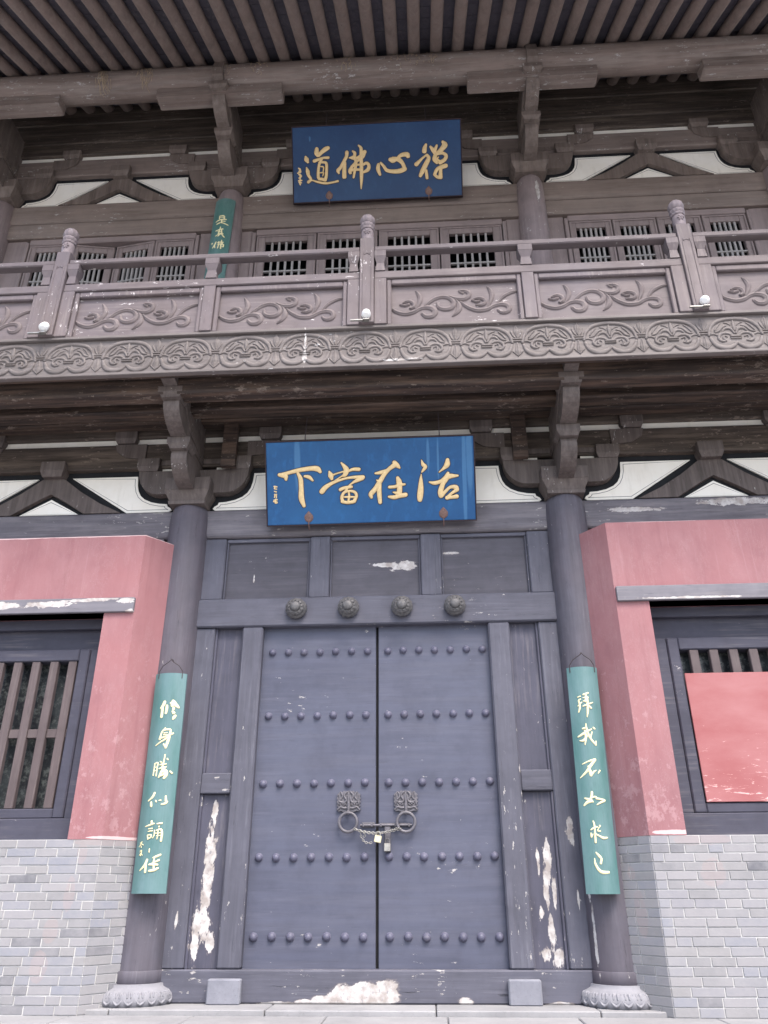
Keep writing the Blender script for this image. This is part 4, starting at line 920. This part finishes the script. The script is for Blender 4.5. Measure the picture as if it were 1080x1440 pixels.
# carved motif, traced as brush-like ridges
def motif(x0, z0):
    m = MB(); kx, kz = .64/375, .00205; yy = FYB+.012
    def f(a, b, h): return (x0+a*kx, yy-h*.72, z0-b*kz)
    def st(q, h=.016, w=1.0): m.stroke([(a, b, ww*w/ kx*kx) for a, b, ww in q], lambda a, b, hh: f(a, b, hh), h, step=14)
    lob = [(-158, 8, 10), (-140, -40, 11), (-90, -78, 12), (0, -92, 12), (90, -78, 12), (140, -40, 11), (158, 8, 10)]
    st(lob, .022)
    st([(-152, 30, 11), (-130, 70, 14), (-75, 90, 15), (-30, 80, 13), (0, 58, 8)], .022)
    st([(152, 30, 11), (130, 70, 14), (75, 90, 15), (30, 80, 13), (0, 58, 8)], .0225)
    st([(0, -85, 3), (0, -55, 12), (0, -20, 8)], .018)
    for s in (-1, 1):
        st([(s*6, -2, 7), (s*24, -28, 8), (s*55, -30, 8), (s*75, -10, 5)], .018)
        st([(s*14, 18, 6), (s*45, 0, 7), (s*85, 2, 9), (s*105, 30, 10), (s*85, 48, 8), (s*60, 44, 4)], .020)
        st([(s*52, 22, 4), (s*68, 14, 5), (s*76, 30, 7), (s*64, 46, 5)], .018)
        st([(s*45, -48, 4), (s*70, -40, 7), (s*95, -15, 7), (s*120, -8, 4)], .016)
        st([(s*78, -62, 4), (s*100, -44, 6), (s*118, -20, 5)], .014)
        st([(s*105, 12, 5), (s*130, 2, 6), (s*152, 6, 3)], .016)
        st([(s*18, -50, 3), (s*35, -62, 4), (s*55, -66, 3)], .012)
    st([(-30, 20, 5), (30, 20, 5)], .022); st([(-30, 32, 4), (30, 32, 4)], .020)
    # tie and leaf between two motifs
    xx = 187.5
    st([(xx-38, -12, 5), (xx+38, -12, 5)], .020); st([(xx-38, 2, 5), (xx+38, 2, 5)], .020)
    st([(xx, -100, 4), (xx, -72, 20), (xx, -40, 10), (xx, -22, 5)], .012); st([(xx, -98, 3), (xx, -25, 3)], .018)
    st([(xx-34, -62, 4), (xx-22, -36, 6), (xx-8, -20, 4)], .013); st([(xx+34, -62, 4), (xx+22, -36, 6), (xx+8, -20, 4)], .013)
    st([(xx, 10, 5), (xx, 48, 16), (xx, 72, 18), (xx, 98, 3)], .012); st([(xx, 20, 2.5), (xx, 96, 2.5)], .018)
    st([(xx-30, 66, 4), (xx-14, 82, 4), (xx, 94, 3)], .013); st([(xx+30, 66, 4), (xx+14, 82, 4), (xx, 94, 3)], .013)
    return m
# the stroke widths above are in drawing units: convert by wrapping to3 with unit scaling
mot0 = motif(0, 6.150).build('carved_motif', M['fascia'], fas, origin=(0, FYB, 6.15))
PITCH_M = .6415
for k in range(-9, 10):
    if k: dup(mot0, (-.02+k*PITCH_M+random.uniform(-.004, .004), FYB+random.uniform(-.0015, .0015), 6.15+random.uniform(-.003, .003)), fas, rot=(0, random.uniform(-.008, .008), 0), scale=(random.uniform(.985, 1.01), random.uniform(.8, 1.1), random.uniform(.98, 1.015)))
mot0.location.x += -.02

# main posts
def main_post(x):
    z0, z1 = 6.414, 7.625
    p = MB().box(x-.079, x+.079, FYB-.075, FYB+.08, z0, z1, .006).build('post', M['rail_v'], bal)
    # incised arched field on the front
    f = lambda a, b, h: (x+a, FYB-.075-h, b)
    m = MB(); ed = [(-.046, z0+.03, .004), (-.046, z1-.30, .004), (-.030, z1-.255, .004), (-.022, z1-.25, .004), (0, z1-.235, .004), (.022, z1-.25, .004), (.030, z1-.255, .004), (.046, z1-.30, .004), (.046, z0+.03, .004)]
    m.stroke(ed, f, .006, step=.05); m.build('post_moulding', M['rail_v'], p)
    m = MB()
    m.lathe([(.070, z1), (.074, z1+.012), (.066, z1+.02), (.070, z1+.06), (.074, z1+.10), (.070, z1+.15), (.064, z1+.165)], (x, FYB, 0), 36)
    m.lathe([(.072, z1+.166), (.080, z1+.178), (.078, z1+.192), (.062, z1+.20)], (x, FYB, 0), 36, rfun=lambda a, h: 1+.04*math.cos(a*12))
    m.lathe([(.062, z1+.20), (.078, z1+.222), (.080, z1+.245), (.064, z1+.262)], (x, FYB, 0), 48, rfun=lambda a, h: 1+.08*abs(math.sin(a*6)))
    m.lathe([(.060, z1+.262), (.079, z1+.285), (.084, z1+.315), (.078, z1+.35), (.060, z1+.38), (.035, z1+.395), (.008, z1+.40)], (x, FYB, 0), 56, rfun=lambda a, h: 1+.07*abs(math.sin(a*5)))
    fz = lambda a, b, h: (x+a, FYB-.070-h, z1+.10+b)      # flower on the neck
    for k in range(6):
        a = k*math.pi/3; m.stroke([(.010*math.cos(a), .010*math.sin(a), .008), (.030*math.cos(a), .030*math.sin(a), .011)], fz, .012, step=.01)
    m.lathe([(.010, .0), (.008, .010), (.002, .014)], (x, FYB-.072, z1+.10), 10, 'y')
    m.build('finial', M['finial'], p)
POSTS = (-7.03, -3.515, 0., 3.515, 7.03)
def dou(m, x, w, z0, z1):
    """little waisted support under the handrail"""
    m.frustum((x, FYB), w*.80, .05, z0, w*.62, .042, z0+(z1-z0)*.40)
    m.frustum((x, FYB), w*.62, .042, z0+(z1-z0)*.40, w, .07, z0+(z1-z0)*.68)
    m.box(x-w, x+w, FYB-.07, FYB+.07, z0+(z1-z0)*.68+.001, z1, .004)
for i, px in enumerate(POSTS):
    if abs(px) > 5: continue
    main_post(px)
for i in range(4):
    a, b = POSTS[i], POSTS[i+1]
    x0, x1 = max(a+.0795, -6.2), min(b-.0795, 6.2)
    MB().box(x0, x1, FYB-.058, FYB+.055, 7.437, 7.512, .012).build('handrail', M['rail'], bal)
    MB().box(x0+.001, x1-.001, FYB-.040, FYB+.045, 7.050, 7.155, .008).build('middle_rail', M['rail'], bal)
    mid = (a+b)/2+ (.0 if i in (0, 3) else .0)
    # small posts: one at mid bay, one against each main post
    sp = [(mid-.066, mid+.066, mid)]
    if a > -6.5: sp.append((a+.080, a+.215, a+.148))
    if b < 6.5: sp.append((b-.215, b-.080, b-.148))
    for q0, q1, qc in sp:
        if abs(qc) > 6.1: continue
        m = MB().box(q0, q1, FYB-.045, FYB+.045, 6.414, 7.0495, .006)
        dou(m, qc, .080 if qc == mid else .066, 7.156, 7.436)
        m.build('small_post', M['rail_v'], bal)
    # carved panels
    for p0, p1 in ((a+.2155, mid-.0665), (mid+.0665, b-.2155)):
        p0, p1 = max(p0, -6.1), min(p1, 6.1)
        if p1-p0 < .5: continue
        zb, zt = 6.414, 7.0495
        pn = MB().box(p0, p1, FYB+.028, FYB+.045, zb, zt, 0).build('scroll_panel', M['rail'], bal)
        m = MB(); fw = .052
        m.box(p0+.001, p0+fw, FYB-.020, FYB+.0275, zb+.001, zt-.001, .010); m.box(p1-fw, p1-.001, FYB-.020, FYB+.0275, zb+.001, zt-.001, .010)
        m.box(p0+fw+.0005, p1-fw-.0005, FYB-.019, FYB+.0275, zt-.075, zt-.001, .010)
        m.build('panel_frame', M['rail_v'], pn)
        # scroll work
        W_ = p1-p0-2*fw; H_ = zt-.075-zb-.01; m = MB(); kx = W_/665; kz = H_/232
        f = lambda u, v, h, p0=p0, fw=fw, kx=kx, kz=kz: (p0+fw+(u-275)*kx, FYB+.028-h, 6.424+(612-v)*kz)
        T_ = [[(277, 512, 6), (300, 530, 9), (345, 543, 10), (390, 535, 10), (420, 518, 9), (455, 510, 10), (490, 518, 13), (503, 540, 14), (485, 562, 12), (452, 562, 10), (436, 546, 8)],
              [(440, 512, 5), (462, 492, 8), (500, 464, 9), (545, 452, 9), (585, 464, 10), (604, 492, 12), (588, 518, 12), (552, 525, 10), (522, 512, 9), (516, 490, 7)],
              [(322, 490, 5), (345, 496, 6), (366, 490, 6)], [(338, 478, 5), (362, 470, 8), (388, 480, 10), (393, 503, 9), (372, 516, 7), (400, 508, 4)],
              [(405, 412, 3), (418, 432, 9), (428, 460, 12), (418, 490, 9), (400, 522, 5)],
              [(580, 452, 6), (615, 466, 9), (655, 470, 10), (684, 455, 11), (684, 432, 10), (660, 422, 8), (634, 424, 6), (655, 436, 5)],
              [(612, 470, 5), (628, 500, 11), (630, 525, 14), (612, 552, 9), (594, 566, 4)],
              [(640, 488, 6), (670, 515, 9), (720, 538, 10), (775, 535, 10), (815, 515, 9), (855, 508, 10), (884, 518, 12), (890, 540, 12), (872, 556, 10), (845, 556, 8), (832, 542, 6)],
              [(825, 512, 5), (855, 472, 8), (890, 450, 8), (915, 441, 7), (938, 438, 5)],
              [(700, 480, 5), (722, 490, 6), (738, 486, 5)], [(712, 472, 5), (738, 468, 8), (764, 478, 9), (768, 498, 9), (746, 510, 7), (720, 508, 4)],
              [(784, 403, 3), (798, 424, 9), (806, 455, 12), (798, 485, 9), (782, 520, 5)]]
        for q in T_:
            m.stroke([(u, v, w_*1.25) for u, v, w_ in q], f, .018, step=14)
            m.stroke([(u, v, w_*.22) for u, v, w_ in q], lambda u, v, h, f=f: f(u, v, h+.0178), .003, base=0, step=14)
        m.build('scroll_relief', M['relief'], pn)

# ============================================================ FLOODLIGHTS on the balcony edge
def spot(x, y, z, rz_, label):
    t = thing('spotlight', (x, y, 6.414), label, 'spotlight', 'white spotlights along the balcony edge')
    m = MB(); a = Vector((0, -1, .35)).normalized()
    c = Vector((x, y, z)); R = Matrix.Rotation(rz_, 3, 'Z')
    m.lathe([(.026, -.046), (.039, -.04), (.044, -.02), (.045, .026), (.042, .040), (.037, .0445)], (0, 0, 0), 28)
    for q in (-.035, -.022, -.009): m.lathe([(.045, q-.003), (.049, q), (.045, q+.003)], (0, 0, 0), 28)
    rotm = R @ Matrix.Rotation(math.radians(-32 if rz_ == 0 else -45), 3, 'X')
    m.v = [tuple(c+rotm @ Vector(p)) for p in m.v]; m.build('lamp_body', M['spot_white'], t)
    g = MB().lathe([(.036, .045), (.033, .0475), (.01, .049)], (0, 0, 0), 24); g.v = [tuple(c+rotm @ Vector(p)) for p in g.v]
    g.build('lens', M['spot_glass'], t)
    b = MB().box(x-.012, x+.012, y-.008, y+.008, 6.414, z-.04, .002); b.box(x-.035, x+.035, y-.025, y+.025, 6.4135, 6.424, .002); b.box(x-.17, x-.02, y-.012, y+.012, 6.4135, 6.43, .003)
    b.build('lamp_bracket', M['steel'], t)
spot(-3.52, -1.50, 6.505, .0, 'white spotlight at the foot of the left balcony post')
spot(0.0, -1.50, 6.505, .0, 'white spotlight at the foot of the middle balcony post')
spot(3.55, -1.50, 6.505, -.5, 'white spotlight at the foot of the right balcony post, turned sideways')

# ============================================================ PLAQUES
def plaque(name, pos, up, w, h, mat, label, strokes, gold, shk, roll):
    o = Vector(pos); r = Vector((1, 0, roll)).normalized(); u = Vector((-roll*up[1], up[0], up[1])).normalized(); n = r.cross(u)
    if n.y > 0: n = -n
    t = thing(name, o-u*h/2, label, 'plaque', 'blue name plaques over the door axis')
    def P(a, b, c): return tuple(o+r*a+u*b+n*c)
    m = MB().box(-w/2, w/2, -.0, .05, -h/2, h/2, .005); m.v = [P(x, z, -y) for x, y, z in m.v]
    bd = m.build('board', mat, t)
    m = MB()
    for q in ((-w/2-.012, w/2+.012, h/2+.0005, h/2+.014), ): 
        m.box(q[0], q[1], -.006, .056, q[2], q[3], .002)
    m.box(-w/2-.012, -w/2-.0005, -.006, .056, -h/2, h/2, .002); m.box(w/2+.0005, w/2+.012, -.006, .056, -h/2, h/2, .002); m.box(-w/2-.012, w/2+.012, -.006, .056, -h/2-.012, -h/2-.0005, .002)
    m.v = [P(x, z, -y) for x, y, z in m.v]; m.build('edge_strip', M['gold_edge'], t)
    for ci, ch in enumerate(strokes):
        m = MB(); e = MB(); big = ci < 4
        for k, q in enumerate(ch):
            q3 = [(q[i]/1000, q[i+1]/1000, q[i+2]/1000*(1.0 if big else 1.1)) for i in range(0, len(q), 3)]
            m.stroke(q3, lambda a, b, c, k=k: P(a, b, c+.003+.0004*k), .011 if big else .004, base=0, step=.012)
            if big: e.stroke([(a, b, ww+.007) for a, b, ww in q3], lambda a, b, c, k=k: P(a, b, c+.0008+.0001*k), .0015, base=-.001, step=.012)
        c = m.build('character', gold, t)
        if big: e.build('character_rim', M['gold_edge'], c)
    for x in shk:
        m = MB(); f = lambda a, b, c, x=x: P(x+a, -h/2+.085+b, c)
        m.stroke([(0, .060, .006), (0, .040, .026), (0, .012, .048), (0, -.012, .050)], f, .016, base=0, step=.01)
        m2 = MB().tube([P(x, -h/2+.05, .010), P(x, -h/2+.0, .018), P(x, -h/2-.05, .006), P(x, -h/2-.06, -.05)], .006, 6)
        m.add(m2.v, m2.f, True)
        m.build('hanging_hook', M['rust'], t)
    for x in (shk[0], shk[1]):
        MB().tube([P(x-.02, h/2-.0, -.02), P(x-.02, h/2+.05, -.015), P(x-.02, h/2+.30, -.22)], .006, 6).build('hanger_rod', M['wire'], t)
    return t
plaque('plaque', (-.036, -.355, 5.096), (-.416, .909), 2.335, .936, M['sign_low'], 'bright blue lower plaque with four gold characters above the door', STROKES['LO'], M['gold'], (-.70, .81), .003)
plaque('plaque', (.035, -.385, 10.175), (-.442, .897), 2.366, 1.06, M['sign_up'], 'darker navy upper plaque with four gold characters under the eave', STROKES['UP'], M['gold'], (-.68, .72), -.002)

def couplet(name, xt, xb, zt, zb, w, mat, label, strokes, gold, y0=-.30, yaw=0.):
    xc = (xt+xb)/2; t = thing(name, (xb, y0, zb), label, 'couplet board')
    n = 14; sagv = .058
    def bulge(x): return -sagv*(1-(x/(w/2))**2)
    def P(x, z, h):       # follow the slight lean and the curve of the board
        k_ = (z-zb)/(zt-zb); X = xb+(xt-xb)*k_
        return (X+x, y0+bulge(x)-h, z)
    vs = []; fs = []
    for hh in (0, -.022):
        for zz in (zb, zt):
            for i in range(n+1): x = -w/2+w*i/n; vs.append(P(x, zz, hh))
    N = n+1
    for i in range(n):
        fs += [(i, i+1, N+i+1, N+i), (2*N+i+1, 2*N+i, 3*N+i, 3*N+i+1), (N+i, N+i+1, 3*N+i+1, 3*N+i), (i+1, i, 2*N+i, 2*N+i+1)]
    fs += [(0, N, 3*N, 2*N), (n, 2*N+n, 3*N+n, N+n)]
    bd = MB().add(vs, fs).build('board', mat, t)
    for ci, ch in enumerate(strokes):
        m = MB()
        for k, q in enumerate(ch[0]):
            q3 = [((q[i])/1000+ch[1][0], q[i+1]/1000+ch[1][1], max(.0035, q[i+2]/1000)) for i in range(0, len(q), 3)]
            m.stroke([(a, b, c) for a, b, c in q3], lambda a, b, h, k=k: (a, y0+bulge(max(-w/2, min(w/2, a-(xb+(xt-xb)*(b-zb)/(zt-zb)))))-h-.0008-.0003*k, b), .005, base=0, step=.012)
        m.build('character', gold, t)
    return t, P
def chs(key, x, z): return [(c, (x, z)) for c in STROKES[key]]
tl, P = couplet('couplet_board', -2.055, -2.03, 2.955, .948, .318, M['green'], 'green hanging board with pale gold characters on the left column, ending beside the brick', chs('LC', -2.05, 1.95), M['gold_pale'])
def wire_loop(t, P, zt):
    m = MB()
    m.tube([P(-.12, zt-.05, .004), P(-.12, zt+.02, .004), P(-.085, zt+.075, .0), P(-.02, zt+.115, -.0), P(0, zt+.14, 0), P(.02, zt+.115, -.0), P(.085, zt+.075, .0), P(.12, zt+.02, .004), P(.12, zt-.05, .004)], .0045, 6)
    m.build('hanging_wire', M['wire'], t)
    MB().tube([P(0, zt+.14, .0), P(0, zt+.14, -.06)], .007, 6).build('nail', M['wire'], t)
wire_loop(tl, P, 2.955)
tr, P = couplet('couplet_board', 2.073, 2.035, 2.945, .932, .295, M['green'], 'green hanging board with pale gold characters on the right column, left of the red wall', chs('RC', 2.06, 1.94), M['gold_pale'])
wire_loop(tr, P, 2.945)
tu, P = couplet('couplet_board', -2.10, -2.15, 9.70, 7.7, .275, M['green_up'], 'dark green board with gold characters on the upper left column behind the balcony rail', chs('UC', -2.09, 8.7), M['gold_pale'], y0=-.235)
